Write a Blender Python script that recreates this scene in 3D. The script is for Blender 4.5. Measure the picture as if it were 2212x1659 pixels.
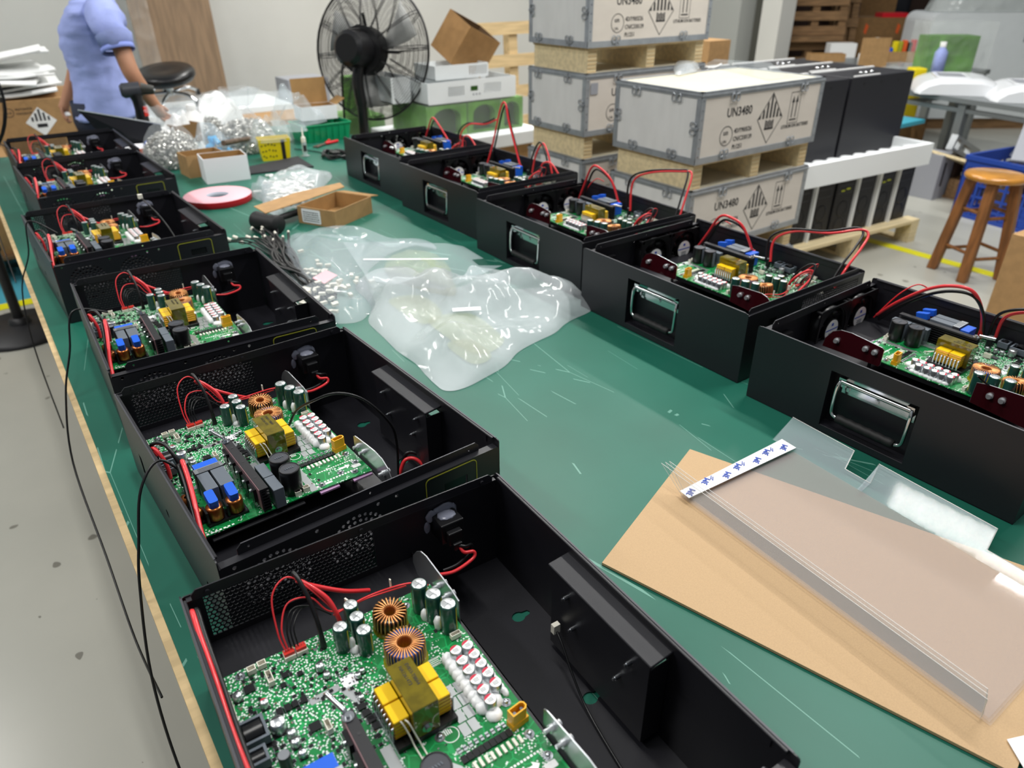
import bpy, bmesh, math, random
import numpy as np
from mathutils import Vector, Matrix, noise
from mathutils.geometry import tessellate_polygon
PI=math.pi; R=math.radians
for o in list(bpy.data.objects): bpy.data.objects.remove(o)
COL=bpy.context.scene.collection
SC=bpy.context.scene
# ---------------------------------------------------------------- camera
T=0.78                      # height of the bench top above the floor
PIT=R(29.685); ROLL=R(-0.22); YAW=R(35.8); FPX=1570.0; CAMZ=T+0.8051
fw=Vector((0,math.cos(PIT),-math.sin(PIT))); r0=Vector((1,0,0)); u0=r0.cross(fw)
rt=r0*math.cos(ROLL)+u0*math.sin(ROLL); up=-r0*math.sin(ROLL)+u0*math.cos(ROLL)
YM=Matrix.Rotation(-YAW,3,'Z'); fw=YM@fw; rt=YM@rt; up=YM@up
CP=Vector((0,0,CAMZ))
cd=bpy.data.cameras.new('camera'); cam=bpy.data.objects.new('camera',cd); COL.objects.link(cam)
cam.matrix_world=Matrix((( rt.x,up.x,-fw.x,CP.x),(rt.y,up.y,-fw.y,CP.y),(rt.z,up.z,-fw.z,CP.z),(0,0,0,1)))
cd.sensor_fit='HORIZONTAL'; cd.sensor_width=36; cd.lens=FPX/2212*36; cd.clip_start=.02
cd.dof.use_dof=True; cd.dof.focus_distance=1.12; cd.dof.aperture_fstop=4.8
SC.camera=cam
# ---------------------------------------------------------------- light
W_=bpy.data.worlds.new('world'); SC.world=W_; W_.use_nodes=True
bg=W_.node_tree.nodes['Background']; bg.inputs[0].default_value=(.86,.93,1.0,1); bg.inputs[1].default_value=.26
def area(x,y,z,sx,sy,e,col=(1,.985,.95),rot=(0,0,0)):
    l=bpy.data.lights.new('ceiling_lamp','AREA'); l.shape='RECTANGLE'; l.size=sx; l.size_y=sy; l.energy=e; l.color=col
    o=bpy.data.objects.new('ceiling_lamp',l); o.location=(x,y,z); o.rotation_euler=rot; COL.objects.link(o)
for (x,y,e) in ((2.9,.9,84),(2.9,3.6,92),(2.9,6.4,80),(-1.6,2.2,64),(-1.6,5.2,72),(5.4,1.45,66),(5.5,4.3,66),(.35,.9,42)):  # last strip is added to brighten the insides of the cases
    area(x,y,4.0,.16,1.5,e)
SC.view_settings.view_transform='Standard'; SC.view_settings.look='None'; SC.view_settings.exposure=0.0; SC.view_settings.gamma=1; SC.view_settings.use_curve_mapping=False

def ray(px,py): return fw+rt*((px-1106)/FPX)-up*((py-829.5)/FPX)
def AT(px,py,z):
    d=ray(px,py); return CP+d*((z-CP.z)/d.z)
def AY(px,py,Y):
    d=ray(px,py); return CP+d*(Y/d.y)
def AX(px,py,X):
    d=ray(px,py); return CP+d*(X/d.x)
FH=Vector((fw.x,fw.y,0)).normalized(); RH=Vector((FH.y,-FH.x,0))
def DP(px,py,d):
    r=ray(px,py); return CP+r*(d/r.dot(FH))
# ---------------------------------------------------------------- materials
def s2l(c):
    return tuple(((x/12.92) if x<=.04045 else ((x+.055)/1.055)**2.4) for x in c)
def H(h): return s2l(tuple(int(h[i:i+2],16)/255 for i in (0,2,4)))
MATS={}
def mat(name,col,rough=.5,metal=0,var=0,vs=30,bump=0,bs=200,alpha=1,trans=0,ior=1.45,spec=.5,col2=None,coat=0,dist=.001,emis=0,stretch=None,lo=.4,hi=.6):
    if isinstance(col,str): col=H(col)
    m=bpy.data.materials.new(name); m.use_nodes=True; nt=m.node_tree; b=nt.nodes['Principled BSDF']
    b.inputs['Base Color'].default_value=(*col,1); b.inputs['Roughness'].default_value=rough; b.inputs['Metallic'].default_value=metal
    b.inputs['Alpha'].default_value=alpha; b.inputs['Transmission Weight'].default_value=trans; b.inputs['IOR'].default_value=ior
    b.inputs['Specular IOR Level'].default_value=spec; b.inputs['Coat Weight'].default_value=coat
    if emis: b.inputs['Emission Color'].default_value=(*col,1); b.inputs['Emission Strength'].default_value=emis
    tc=nt.nodes.new('ShaderNodeTexCoord'); src=tc.outputs['Object']
    if stretch:
        mp=nt.nodes.new('ShaderNodeMapping'); mp.inputs['Scale'].default_value=stretch; nt.links.new(src,mp.inputs[0]); src=mp.outputs[0]
    if var or col2:
        n=nt.nodes.new('ShaderNodeTexNoise'); n.inputs['Scale'].default_value=vs; n.inputs['Detail'].default_value=6; nt.links.new(src,n.inputs['Vector'])
        r=nt.nodes.new('ShaderNodeValToRGB'); nt.links.new(n.outputs['Fac'],r.inputs[0])
        c2=H(col2) if isinstance(col2,str) else (col2 or tuple(max(0,c*(1-var)) for c in col))
        r.color_ramp.elements[0].position=lo; r.color_ramp.elements[1].position=hi
        r.color_ramp.elements[0].color=(*c2,1); r.color_ramp.elements[1].color=(*col,1)
        nt.links.new(r.outputs[0],b.inputs['Base Color'])
    if bump:
        n=nt.nodes.new('ShaderNodeTexNoise'); n.inputs['Scale'].default_value=bs; n.inputs['Detail'].default_value=3; nt.links.new(src,n.inputs['Vector'])
        bp=nt.nodes.new('ShaderNodeBump'); bp.inputs['Strength'].default_value=bump; bp.inputs['Distance'].default_value=dist
        nt.links.new(n.outputs['Fac'],bp.inputs['Height']); nt.links.new(bp.outputs[0],b.inputs['Normal'])
    MATS[name]=m; return m
mat('black_steel','19191f',.42,0,bump=.3,bs=1500,dist=.0003,spec=.6)
mat('bright_bolt','e6e8ea',.22,.7)
mat('black_dark','19191d',.5)
mat('rim','4b4b50',.45,.4)
mat('plastic_black','151517',.3)
mat('rubber','1b1b1c',.6)
mat('red_wire','e0343a',.32,coat=.3)
mat('black_wire','111113',.35)
mat('white_plastic','e4e0d2',.4)
mat('white','f2f2f0',.5)
mat('conn_red','cf2a1e',.4)
mat('xt_yellow','eeaf1c',.4)
mat('chrome','d5d8da',.14,1)
mat('steel','b9bcc0',.25,1)
mat('alu','c6cacd',.3,.9)
mat('copper','d99a62',.28,.8)
mat('copper_coil','b86f38',.28,.8,stretch=(1,1,60),var=.35,vs=60)
mat('core_black','16120f',.25)
mat('core_blue','1f58b5',.4)
mat('varnish','8d8c1e',.12,coat=.5)
mat('green_cap','1d4b43',.28,coat=.4)
mat('cap_top','cfd2d2',.3,.6)
mat('kapton_dark','6f6210',.1,coat=.8,var=.3,vs=60)
mat('tape_yellow','f0c20a',.3,coat=.3)
mat('blue_part','1d5ed2',.35)
mat('grey_part','5d656e',.45)
mat('dark_grey_part','3a3c42',.4)
mat('silver','c9ccce',.22,.9)
mat('cap_red','c21a3c',.4)
mat('silicone','eef0f0',.35)
mat('sealant','9ea2b4',.15,coat=.5,bump=.4,bs=90,dist=.002,alpha=.55)
mat('solder','c5c8c8',.3,.7)
mat('redfilm','3a0d14',.08,coat=1)
mat('purple','b08ab0',.5)
mat('yellow_line','a8a832',.5)
mat('cardboard','b08a5c',.75,var=.12,vs=25,bump=.1,bs=300)
mat('cardboard_in','a5804f',.8,var=.12,vs=18)
mat('card_sheet','c2a27a',.7,var=.1,vs=500,lo=.3,hi=.7)
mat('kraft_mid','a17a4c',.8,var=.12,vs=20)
mat('kraft_shade','5a4228',.8,var=.12,vs=20)  # shade inside the tilted open carton, put into a darker lining colour
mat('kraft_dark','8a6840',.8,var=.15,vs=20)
mat('paper','f3f3f6',.6)
mat('ink','2a2a2c',.6)
mat('ink_blue','2f52b8',.5)
mat('green_plastic','109a66',.3,coat=.2)
mat('yellow_plastic','e9d313',.35)
mat('foam_black','2e2e31',.9,bump=.3,bs=400)
mat('foam_white','eef1f2',.75,bump=.4,bs=120,dist=.002)
mat('cloth_white','f4f4f2',.7,bump=.6,bs=70,dist=.006)
mat('insul','7d5f62',.5)
mat('blade_grey','b4b5b2',.5)
mat('epe_white','f6f7f6',.55,bump=.5,bs=60,dist=.004)
mat('shirt','a3b0ea',.85,var=.1,vs=9,bump=.5,bs=18,dist=.01)
mat('shirt_dark','8a9ae0',.85)
mat('skin','b98668',.5,var=.08,vs=10)
mat('hair','17120f',.5)
mat('trousers','22283a',.8)
mat('wood_stool','c98a32',.25,coat=.4,stretch=(1,1,6),var=.3,vs=8)
mat('wood_leg','8d5c32',.4,stretch=(8,8,1),var=.35,vs=6)
mat('pine','e6d3a8',.7,stretch=(1,12,12),var=.18,vs=4)
mat('pine2','d3b88a',.75,stretch=(1,12,12),var=.2,vs=4)
mat('pallet_wood','8a6a48',.8,stretch=(1,10,10),var=.35,vs=5)
mat('ply_face','d8d0c6',.6,stretch=(1,1,3),var=.08,vs=6,lo=.3,hi=.7)
mat('ply_grey','e0e0de',.55,stretch=(3,3,1),var=.08,vs=6,lo=.3,hi=.7)
mat('ply_top','cdc7b2',.55,var=.06,vs=5)
mat('ply_brown','8c7359',.6,stretch=(9,9,1),var=.25,vs=3)
mat('galv','a3a8ad',.38,.35,var=.15,vs=20)
mat('wall_paint','c9c8c2',.8,var=.04,vs=2)
mat('wall_grey','9a9c98',.8)
mat('label_dark','26261f',.5)
mat('lime','c6cf2a',.5)
mat('blue_crate','27479f',.4)
mat('grey_plastic','9a9ca3',.4)
mat('white_shell','e7e9ec',.25,coat=.3)
mat('white_metal','dfe3e4',.4)
mat('green_foam','5f9e2e',.6,var=.4,vs=6)
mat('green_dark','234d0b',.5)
mat('frame_grey','7a7f80',.4,.3)
mat('tape_pink','f4b7c0',.5)
mat('tape_red','d01f2c',.35)
mat('core_paper','b9bcc8',.5)
mat('blue_bits','4fb2e8',.35)
mat('orange','e2602a',.5)
mat('screw_metal','cfcec8',.28,.8)
mat('rust_wood','6c5a4c',.7,var=.3,vs=40)
mat('beige_wall','c4bfae',.8)
mat('teal_paint','3f9fb5',.5)
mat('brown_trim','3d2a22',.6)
mat('yellow_paint','dcd60e',.5)
# clear films: thin sheets, partly transparent, glossy
def film(name,tint,alpha,rough=.08,bump=.5,bs=25,dist=.004):
    m=mat(name,tint,rough,bump=bump,bs=bs,dist=dist,alpha=alpha,spec=.55)
    for n in m.node_tree.nodes:
        if n.type=='TEX_NOISE' and bump>.5: n.noise_type='RIDGED_MULTIFRACTAL'; n.normalize=True; n.inputs['Detail'].default_value=4
    return m
film('bag_film','dfeaf0',.22,.07,bump=.8,bs=26,dist=.003)
film('thin_film','e4eaee',.16,.08,bump=1,bs=14,dist=.012)
film('bag_milky','eaf1f4',.34,.09,bump=.8,bs=26,dist=.0025)
film('bag_yellow','d8e2ae',.22,.12,bump=.8,bs=20,dist=.01)
film('sheet_film','d6e2e8',.14,.05,bump=.03,bs=3,dist=.01)
film('sheet_film2','d2c8c6',.17,.05,bump=.03,bs=3,dist=.01)
film('edge_film','f4f2ee',.8,.1,bump=0)
film('wrap_film','e8eeec',.13,.08,bump=1,bs=9,dist=.03)
film('wrap_dense','e8eeec',.45,.1,bump=1,bs=7,dist=.03)
# bench mat: green vinyl with scratches
def bench_mat():
    m=mat('bench_green','1d6a58',.4,bump=.06,bs=8,dist=.004,spec=.35); nt=m.node_tree; b=nt.nodes['Principled BSDF']
    tc=nt.nodes.new('ShaderNodeTexCoord'); prev=None
    def N(t): return nt.nodes.new(t)
    base=N('ShaderNodeTexNoise'); base.inputs['Scale'].default_value=2.5; base.inputs['Detail'].default_value=5; nt.links.new(tc.outputs['Object'],base.inputs['Vector'])
    r=N('ShaderNodeValToRGB'); nt.links.new(base.outputs['Fac'],r.inputs[0])
    r.color_ramp.elements[0].position=.3; r.color_ramp.elements[1].position=.75
    r.color_ramp.elements[0].color=(*H('175a49'),1); r.color_ramp.elements[1].color=(*H('216c5a'),1); out=r.outputs[0]
    for k,(ang,sc,dis) in enumerate(((20,2.2,1.2),(75,3.1,.8),(-40,1.7,1.6),(5,4.3,.7))):
        mp=N('ShaderNodeMapping'); mp.inputs['Rotation'].default_value=(0,0,R(ang)); mp.inputs['Scale'].default_value=(sc,sc*.22,1); mp.inputs['Location'].default_value=(k*3.7,k*1.3,0)
        nt.links.new(tc.outputs['Object'],mp.inputs[0])
        v=N('ShaderNodeTexVoronoi'); v.feature='DISTANCE_TO_EDGE'; v.inputs['Scale'].default_value=1.4; nt.links.new(mp.outputs[0],v.inputs['Vector'])
        c=N('ShaderNodeMath'); c.operation='LESS_THAN'; c.inputs[1].default_value=.0024; nt.links.new(v.outputs['Distance'],c.inputs[0])
        n=N('ShaderNodeTexNoise'); n.inputs['Scale'].default_value=3+k; n.inputs['Detail'].default_value=2; nt.links.new(mp.outputs[0],n.inputs['Vector'])
        g=N('ShaderNodeMath'); g.operation='GREATER_THAN'; g.inputs[1].default_value=.56; nt.links.new(n.outputs['Fac'],g.inputs[0])
        mu=N('ShaderNodeMath'); mu.operation='MULTIPLY'; nt.links.new(c.outputs[0],mu.inputs[0]); nt.links.new(g.outputs[0],mu.inputs[1])
        mu2=N('ShaderNodeMath'); mu2.operation='MULTIPLY'; mu2.inputs[1].default_value=.45; nt.links.new(mu.outputs[0],mu2.inputs[0])
        mx=N('ShaderNodeMix'); mx.data_type='RGBA'; nt.links.new(mu2.outputs[0],mx.inputs[0]); nt.links.new(out,mx.inputs[6]); mx.inputs[7].default_value=(*H('8fc4b4'),1); out=mx.outputs[2]
    nt.links.new(out,b.inputs['Base Color'])
bench_mat()
def pcb_mat():
    m=mat('pcb','16934b',.3,coat=.3); nt=m.node_tree; b=nt.nodes['Principled BSDF']; L=nt.links.new
    def N(t,**k):
        n=nt.nodes.new(t)
        return n
    tc=N('ShaderNodeTexCoord'); sx=N('ShaderNodeSeparateXYZ'); L(tc.outputs['Object'],sx.inputs[0])
    # tracks: large voronoi edges, slightly lighter
    v=N('ShaderNodeTexVoronoi'); v.feature='DISTANCE_TO_EDGE'; v.distance='EUCLIDEAN' if False else v.distance; v.inputs['Scale'].default_value=60; L(tc.outputs['Object'],v.inputs['Vector'])
    t=N('ShaderNodeMath'); t.operation='LESS_THAN'; t.inputs[1].default_value=.04; L(v.outputs['Distance'],t.inputs[0])
    mx=N('ShaderNodeMix'); mx.data_type='RGBA'; L(t.outputs[0],mx.inputs[0]); mx.inputs[6].default_value=(*H('0f7a3c'),1); mx.inputs[7].default_value=(*H('1b9a52'),1)
    # dense white silkscreen and solder pads
    br=N('ShaderNodeTexVoronoi'); br.distance='CHEBYCHEV'; br.inputs['Scale'].default_value=330; L(tc.outputs['Object'],br.inputs['Vector'])
    p=N('ShaderNodeMath'); p.operation='LESS_THAN'; p.inputs[1].default_value=.31; L(br.outputs['Distance'],p.inputs[0])
    n=N('ShaderNodeTexNoise'); n.inputs['Scale'].default_value=45; n.inputs['Detail'].default_value=2; L(tc.outputs['Object'],n.inputs['Vector'])
    # denser at the rear left of the board
    a=N('ShaderNodeMapRange'); a.inputs[1].default_value=.25; a.inputs[2].default_value=.33; a.inputs[3].default_value=0; a.inputs[4].default_value=.3; L(sx.outputs[1],a.inputs[0])
    a2=N('ShaderNodeMapRange'); a2.inputs[1].default_value=.2; a2.inputs[2].default_value=.14; a2.inputs[3].default_value=0; a2.inputs[4].default_value=1; L(sx.outputs[0],a2.inputs[0])
    am=N('ShaderNodeMath'); am.operation='MULTIPLY'; L(a.outputs[0],am.inputs[0]); L(a2.outputs[0],am.inputs[1])
    ad=N('ShaderNodeMath'); ad.operation='ADD'; L(n.outputs['Fac'],ad.inputs[0]); L(am.outputs[0],ad.inputs[1])
    g=N('ShaderNodeMath'); g.operation='GREATER_THAN'; g.inputs[1].default_value=.54; L(ad.outputs[0],g.inputs[0])
    mu=N('ShaderNodeMath'); mu.operation='MULTIPLY'; L(p.outputs[0],mu.inputs[0]); L(g.outputs[0],mu.inputs[1])
    mx2=N('ShaderNodeMix'); mx2.data_type='RGBA'; L(mu.outputs[0],mx2.inputs[0]); L(mx.outputs[2],mx2.inputs[6]); mx2.inputs[7].default_value=(*H('dfe9e2'),1)
    L(mx2.outputs[2],b.inputs['Base Color'])
pcb_mat()
def floor_mat():
    m=mat('floor_epoxy','b3b2a8',.28,bump=.05,bs=4,dist=.01); nt=m.node_tree; b=nt.nodes['Principled BSDF']; L=nt.links.new
    N=lambda t: nt.nodes.new(t)
    tc=N('ShaderNodeTexCoord'); sx=N('ShaderNodeSeparateXYZ'); L(tc.outputs['Object'],sx.inputs[0])
    n=N('ShaderNodeTexNoise'); n.inputs['Scale'].default_value=.9; n.inputs['Detail'].default_value=8; L(tc.outputs['Object'],n.inputs['Vector'])
    r=N('ShaderNodeValToRGB'); L(n.outputs['Fac'],r.inputs[0]); r.color_ramp.elements[0].position=.3; r.color_ramp.elements[1].position=.7
    r.color_ramp.elements[0].color=(*H('a3a39a'),1); r.color_ramp.elements[1].color=(*H('b4b3a9'),1)
    s=N('ShaderNodeTexNoise'); s.inputs['Scale'].default_value=14; s.inputs['Detail'].default_value=1; L(tc.outputs['Object'],s.inputs['Vector'])
    sg=N('ShaderNodeMath'); sg.operation='GREATER_THAN'; sg.inputs[1].default_value=.745; L(s.outputs['Fac'],sg.inputs[0])
    mx=N('ShaderNodeMix'); mx.data_type='RGBA'; L(sg.outputs[0],mx.inputs[0]); L(r.outputs[0],mx.inputs[6]); mx.inputs[7].default_value=(*H('75736a'),1)
    L(mx.outputs[2],b.inputs['Base Color'])
floor_mat()
mat('aqua_floor','4d9db0',.3,var=.08,vs=2)
mat('grey_floor','9fa3a2',.25,var=.08,vs=2)

# ---------------------------------------------------------------- mesh helper
def frame(d):
    d=d.normalized(); a=Vector((0,0,1)) if abs(d.z)<.9 else Vector((1,0,0))
    x=d.cross(a).normalized(); return x,d.cross(x)
def catmull(P,n=6,closed=False):
    P=[Vector(p) for p in P]; out=[]; N=len(P); rng=range(N) if closed else range(N-1)
    for i in rng:
        g=(lambda k:P[k%N]) if closed else (lambda k:P[min(max(k,0),N-1)])
        a,b,c,d=g(i-1),g(i),g(i+1),g(i+2)
        for k in range(n):
            t=k/n; out.append(.5*((2*b)+(c-a)*t+(2*a-5*b+4*c-d)*t*t+(3*b-a-3*c+d)*t**3))
    if not closed: out.append(P[-1])
    return out
class M:
    def __init__(s): s.v=[]; s.f=[]; s.mi=[]; s.sm=[]
    def add(s,vs,fs,mi=0,sm=False,X=None):
        o=len(s.v)
        if X is not None: vs=[X@Vector(v) for v in vs]
        s.v+= [tuple(v) for v in vs]; s.f+=[tuple(i+o for i in f) for f in fs]; s.mi+=[mi]*len(fs); s.sm+=[sm]*len(fs); return s
    def box(s,x0,x1,y0,y1,z0,z1,mi=0,X=None,tx=0,ty=0):
        vs=[(x0,y0,z0),(x1,y0,z0),(x1,y1,z0),(x0,y1,z0),(x0+tx,y0+ty,z1),(x1-tx,y0+ty,z1),(x1-tx,y1-ty,z1),(x0+tx,y1-ty,z1)]
        return s.add(vs,[(3,2,1,0),(4,5,6,7),(0,1,5,4),(1,2,6,5),(2,3,7,6),(3,0,4,7)],mi,False,X)
    def cb(s,c,d,mi=0,rz=0,X=None):
        m=Matrix.Translation(c)@Matrix.Rotation(rz,4,'Z')
        if X is not None: m=X@m
        return s.box(-d[0]/2,d[0]/2,-d[1]/2,d[1]/2,-d[2]/2,d[2]/2,mi,m)
    def cyl(s,a,b,r,r1=None,n=14,mi=0,cap=True,capmi=None):
        a=Vector(a); b=Vector(b); r1=r if r1 is None else r1; x,y=frame(b-a)
        vs=[a+(x*math.cos(2*PI*i/n)+y*math.sin(2*PI*i/n))*r for i in range(n)]+[b+(x*math.cos(2*PI*i/n)+y*math.sin(2*PI*i/n))*r1 for i in range(n)]
        s.add(vs,[(i,(i+1)%n,n+(i+1)%n,n+i) for i in range(n)],mi,True)
        if cap:
            s.add(vs[:n],[tuple(range(n))[::-1]],mi); s.add(vs[n:],[tuple(range(n))],mi if capmi is None else capmi)
        return s
    def tube(s,P,r,n=8,mi=0,closed=False,sub=6,cap=True):
        P=catmull(P,sub,closed) if sub>1 else [Vector(p) for p in P]
        N=len(P); rings=[]; x=None
        for i,p in enumerate(P):
            d=(P[(i+1)%N]-P[i-1]) if closed else (P[min(i+1,N-1)]-P[max(i-1,0)])
            if d.length<1e-9: d=Vector((0,0,1))
            d.normalize()
            if x is None: x,_=frame(d)
            x=(x-d*x.dot(d)); 
            if x.length<1e-6: x,_=frame(d)
            x.normalize(); y=d.cross(x); rr=r[i*len(r)//N] if isinstance(r,(list,tuple)) else r
            rings+=[p+(x*math.cos(2*PI*k/n)+y*math.sin(2*PI*k/n))*rr for k in range(n)]
        fs=[]
        for i in range(N if closed else N-1):
            a=i*n; b=((i+1)%N)*n
            fs+=[(a+k,a+(k+1)%n,b+(k+1)%n,b+k) for k in range(n)]
        s.add(rings,fs,mi,True)
        if cap and not closed: s.add(rings[:n],[tuple(range(n))[::-1]],mi); s.add(rings[-n:],[tuple(range(n))],mi)
        return s
    def lathe(s,prof,c=(0,0,0),n=24,mi=0,X=None,mis=None,sm=True,a0=0,a1=2*PI):
        c=Vector(c); full=abs(a1-a0-2*PI)<1e-6; k=n if full else n+1
        vs=[]
        for (r,z) in prof: vs+=[c+Vector((r*math.cos(a0+(a1-a0)*i/n),r*math.sin(a0+(a1-a0)*i/n),z)) for i in range(k)]
        for j in range(len(prof)-1):
            fs=[(j*k+i,j*k+(i+1)%k,(j+1)*k+(i+1)%k,(j+1)*k+i) for i in range(n)]
            if mis: s.add([vs[q] for q in range(j*k,(j+2)*k)],[tuple(q-j*k for q in f) for f in fs],mis[j],sm,X)
        if not mis: s.add(vs,[(j*k+i,j*k+(i+1)%k,(j+1)*k+(i+1)%k,(j+1)*k+i) for j in range(len(prof)-1) for i in range(n)],mi,sm,X)
        return s
    def plate(s,outer,holes=(),t=.002,X=None,mi=0):
        """flat sheet in local XY, from z=0 to z=t, real holes"""
        loops=[[Vector((p[0],p[1],0)) for p in outer]]+[[Vector((p[0],p[1],0)) for p in h] for h in holes]
        flat=[p for l in loops for p in l]; tri=tessellate_polygon(loops)
        fs=[]
        for a,b,c in tri:
            n=(flat[b]-flat[a]).cross(flat[c]-flat[a]).z
            fs.append((a,b,c) if n>0 else (a,c,b))
        n=len(flat); vs=[p+Vector((0,0,t)) for p in flat]+flat
        s.add(vs,fs+[(c+n,b+n,a+n) for a,b,c in fs],mi,False,X)
        o=0; sd=[]
        for l in loops:
            k=len(l); sd+=[(o+i,o+i+n,o+(i+1)%k+n,o+(i+1)%k) for i in range(k)]; o+=k
        s.add(vs,sd,mi,False,X); return s
    def build(s,name,mats,parent=None,loc=None,rz=0,bevel=0,seg=2,shade=None,solid=0,weld=False):
        me=bpy.data.meshes.new(name); me.from_pydata(s.v,[],s.f)
        if isinstance(mats,str): mats=[mats]
        for m in mats: me.materials.append(MATS[m])
        me.polygons.foreach_set('material_index',s.mi); me.polygons.foreach_set('use_smooth',s.sm if shade is None else [shade]*len(s.f)); me.update()
        if weld:
            b=bmesh.new(); b.from_mesh(me); bmesh.ops.remove_doubles(b,verts=b.verts,dist=1e-5); bmesh.ops.recalc_face_normals(b,faces=b.faces); b.to_mesh(me); b.free()
        o=bpy.data.objects.new(name,me); COL.objects.link(o)
        if parent: o.parent=parent
        if loc is not None: o.location=loc
        o.rotation_euler.z=rz
        if bevel:
            md=o.modifiers.new('bevel','BEVEL'); md.width=bevel; md.segments=seg; md.limit_method='ANGLE'; md.angle_limit=R(40)
        if solid:
            md=o.modifiers.new('solid','SOLIDIFY'); md.thickness=solid
        return o
def circ(cx,cy,r,n=10,a0=0): return [(cx+r*math.cos(a0+2*PI*i/n),cy+r*math.sin(a0+2*PI*i/n)) for i in range(n)]
def rrect(x0,x1,y0,y1,r,n=4):
    out=[]
    for cx,cy,a in ((x1-r,y1-r,0),(x0+r,y1-r,PI/2),(x0+r,y0+r,PI),(x1-r,y0+r,1.5*PI)):
        out+=[(cx+r*math.cos(a+PI/2*i/n),cy+r*math.sin(a+PI/2*i/n)) for i in range(n+1)]
    return out
def rect(x0,x1,y0,y1): return [(x0,y0),(x1,y0),(x1,y1),(x0,y1)]
XZ=lambda y:Matrix(((1,0,0,0),(0,0,-1,y),(0,1,0,0),(0,0,0,1)))      # plate in XZ plane, thickness toward -y
YZ=lambda x:Matrix(((0,0,1,x),(1,0,0,0),(0,1,0,0),(0,0,0,1)))       # plate in YZ plane, thickness toward +x
def tag(o,label=None,cat=None,group=None,kind=None):
    if label: o['label']=label
    if cat: o['category']=cat
    if group: o['group']=group
    if kind: o['kind']=kind
    return o
def thing(name,label,cat,loc=(0,0,0),rz=0,group=None):
    o=bpy.data.objects.new(name,None); COL.objects.link(o); o.empty_display_size=.05
    o.location=loc; o.rotation_euler=(0,0,rz); return tag(o,label,cat,group)
KIDS={}
def copy_tree(o,parent=None,skip=()):
    c=o.copy(); COL.objects.link(c)
    if parent: c.parent=parent
    for k in ('label','group','category'):
        if parent is None and k in c: pass
    for ch in list(o.children):
        if ch.name.split('.')[0] in skip: continue
        copy_tree(ch,c,skip)
    return c
def text(body,size,X,m='ink',name='lettering',parent=None,extr=.0004,bold=0,align='LEFT',label=None,sx=1):
    cu=bpy.data.curves.new(name,'FONT'); cu.body=body; cu.size=size; cu.extrude=extr; cu.align_x=align; cu.resolution_u=2; cu.offset=bold
    to=bpy.data.objects.new(name,cu); me=bpy.data.meshes.new_from_object(to); bpy.data.objects.remove(to); bpy.data.curves.remove(cu)
    me.transform(X@Matrix.Diagonal((sx,1,1,1))); me.materials.clear(); me.materials.append(MATS[m])
    o=bpy.data.objects.new(name,me); COL.objects.link(o)
    if parent: o.parent=parent
    return o
def join_text(items,name,parent,m='ink'):
    """items (body,size,matrix,sx) -> one printed-lettering mesh"""
    mm=M()
    for body,size,X,sx in items:
        o=text(body,size,X,m,'t',None,sx=sx,bold=.014*size if size>.02 else 0); me=o.data
        mm.add([v.co for v in me.vertices],[tuple(p.vertices) for p in me.polygons]); bpy.data.objects.remove(o); bpy.data.meshes.remove(me)
    return mm
# ================================================================ the room
def struct(o): o['kind']='structure'; return o
m=M(); m.box(-6,14,-4,14,-.1,0); struct(m.build('floor','floor_epoxy'))
m=M(); m.box(-6,2.2,4.62,14,0,.002); struct(m.build('trim_1','aqua_floor'))
m=M(); m.box(-6,1.75,4.53,4.62,0,.003); struct(m.build('trim_2','yellow_paint'))
m=M(); m.box(4.66,4.74,-1.2,4.8,0,.003); struct(m.build('trim_3','yellow_paint'))
m=M(); m.box(-6,7.0,7.05,7.2,0,4.2); struct(m.build('wall_back','wall_paint'))
m=M(); m.box(-6.1,-6,-4,14,0,4.2); struct(m.build('wall_left','wall_paint'))
m=M(); m.box(7.05,7.3,5.6,7.2,0,4.2,0); m.box(7.3,7.9,6.9,7.1,0,4.2,0); struct(m.build('wall_right','wall_grey'))
m=M(); m.box(13,13.2,-4,12,0,4.2); struct(m.build('wall_far_right','beige_wall'))
m=M(); m.box(7.9,13,11.4,11.6,0,4.2); struct(m.build('wall_far_back','beige_wall'))
c0=DP(1676,60,8.6); m=M(); m.box(c0.x-.12,c0.x+.12,c0.y-.12,c0.y+.12,0,4.2); struct(m.build('trim_4','wall_paint'))

# ================================================================ work bench
BX0,BX1,BY0,BY1=.015,1.765,-.6,4.5
bench=thing('work_bench','long work bench with green vinyl top and raw plywood edge','workbench',((BX0+BX1)/2,(BY0+BY1)/2,0))
bx,by=(BX1-BX0)/2,(BY1-BY0)/2
m=M(); m.box(-bx,bx,-by,by,.752,.776); m.build('plywood_top','ply_brown' if False else 'pine2',bench)
m=M(); m.box(-bx+.012,bx-.001,-by+.001,by-.001,.7765,.78); m.build('vinyl_mat','bench_green',bench)
for sx in (-1,1):
    for k in range(4):
        y=-by+.15+k*(2*by-.3)/3
        m=M(); m.box(sx*(bx-.12)-.025,sx*(bx-.12)+.025,y-.025,y+.025,0,.70); m.build('leg','frame_grey',bench)
m=M()
for sx in (-1,1): m.box(sx*(bx-.12)-.02,sx*(bx-.12)+.02,-by+.1,by-.1,.70,.75)
for k in range(4):
    y=-by+.15+k*(2*by-.3)/3; m.box(-bx+.12,bx-.12,y-.02,y+.02,.70,.75)
m.build('under_frame','frame_grey',bench)

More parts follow.
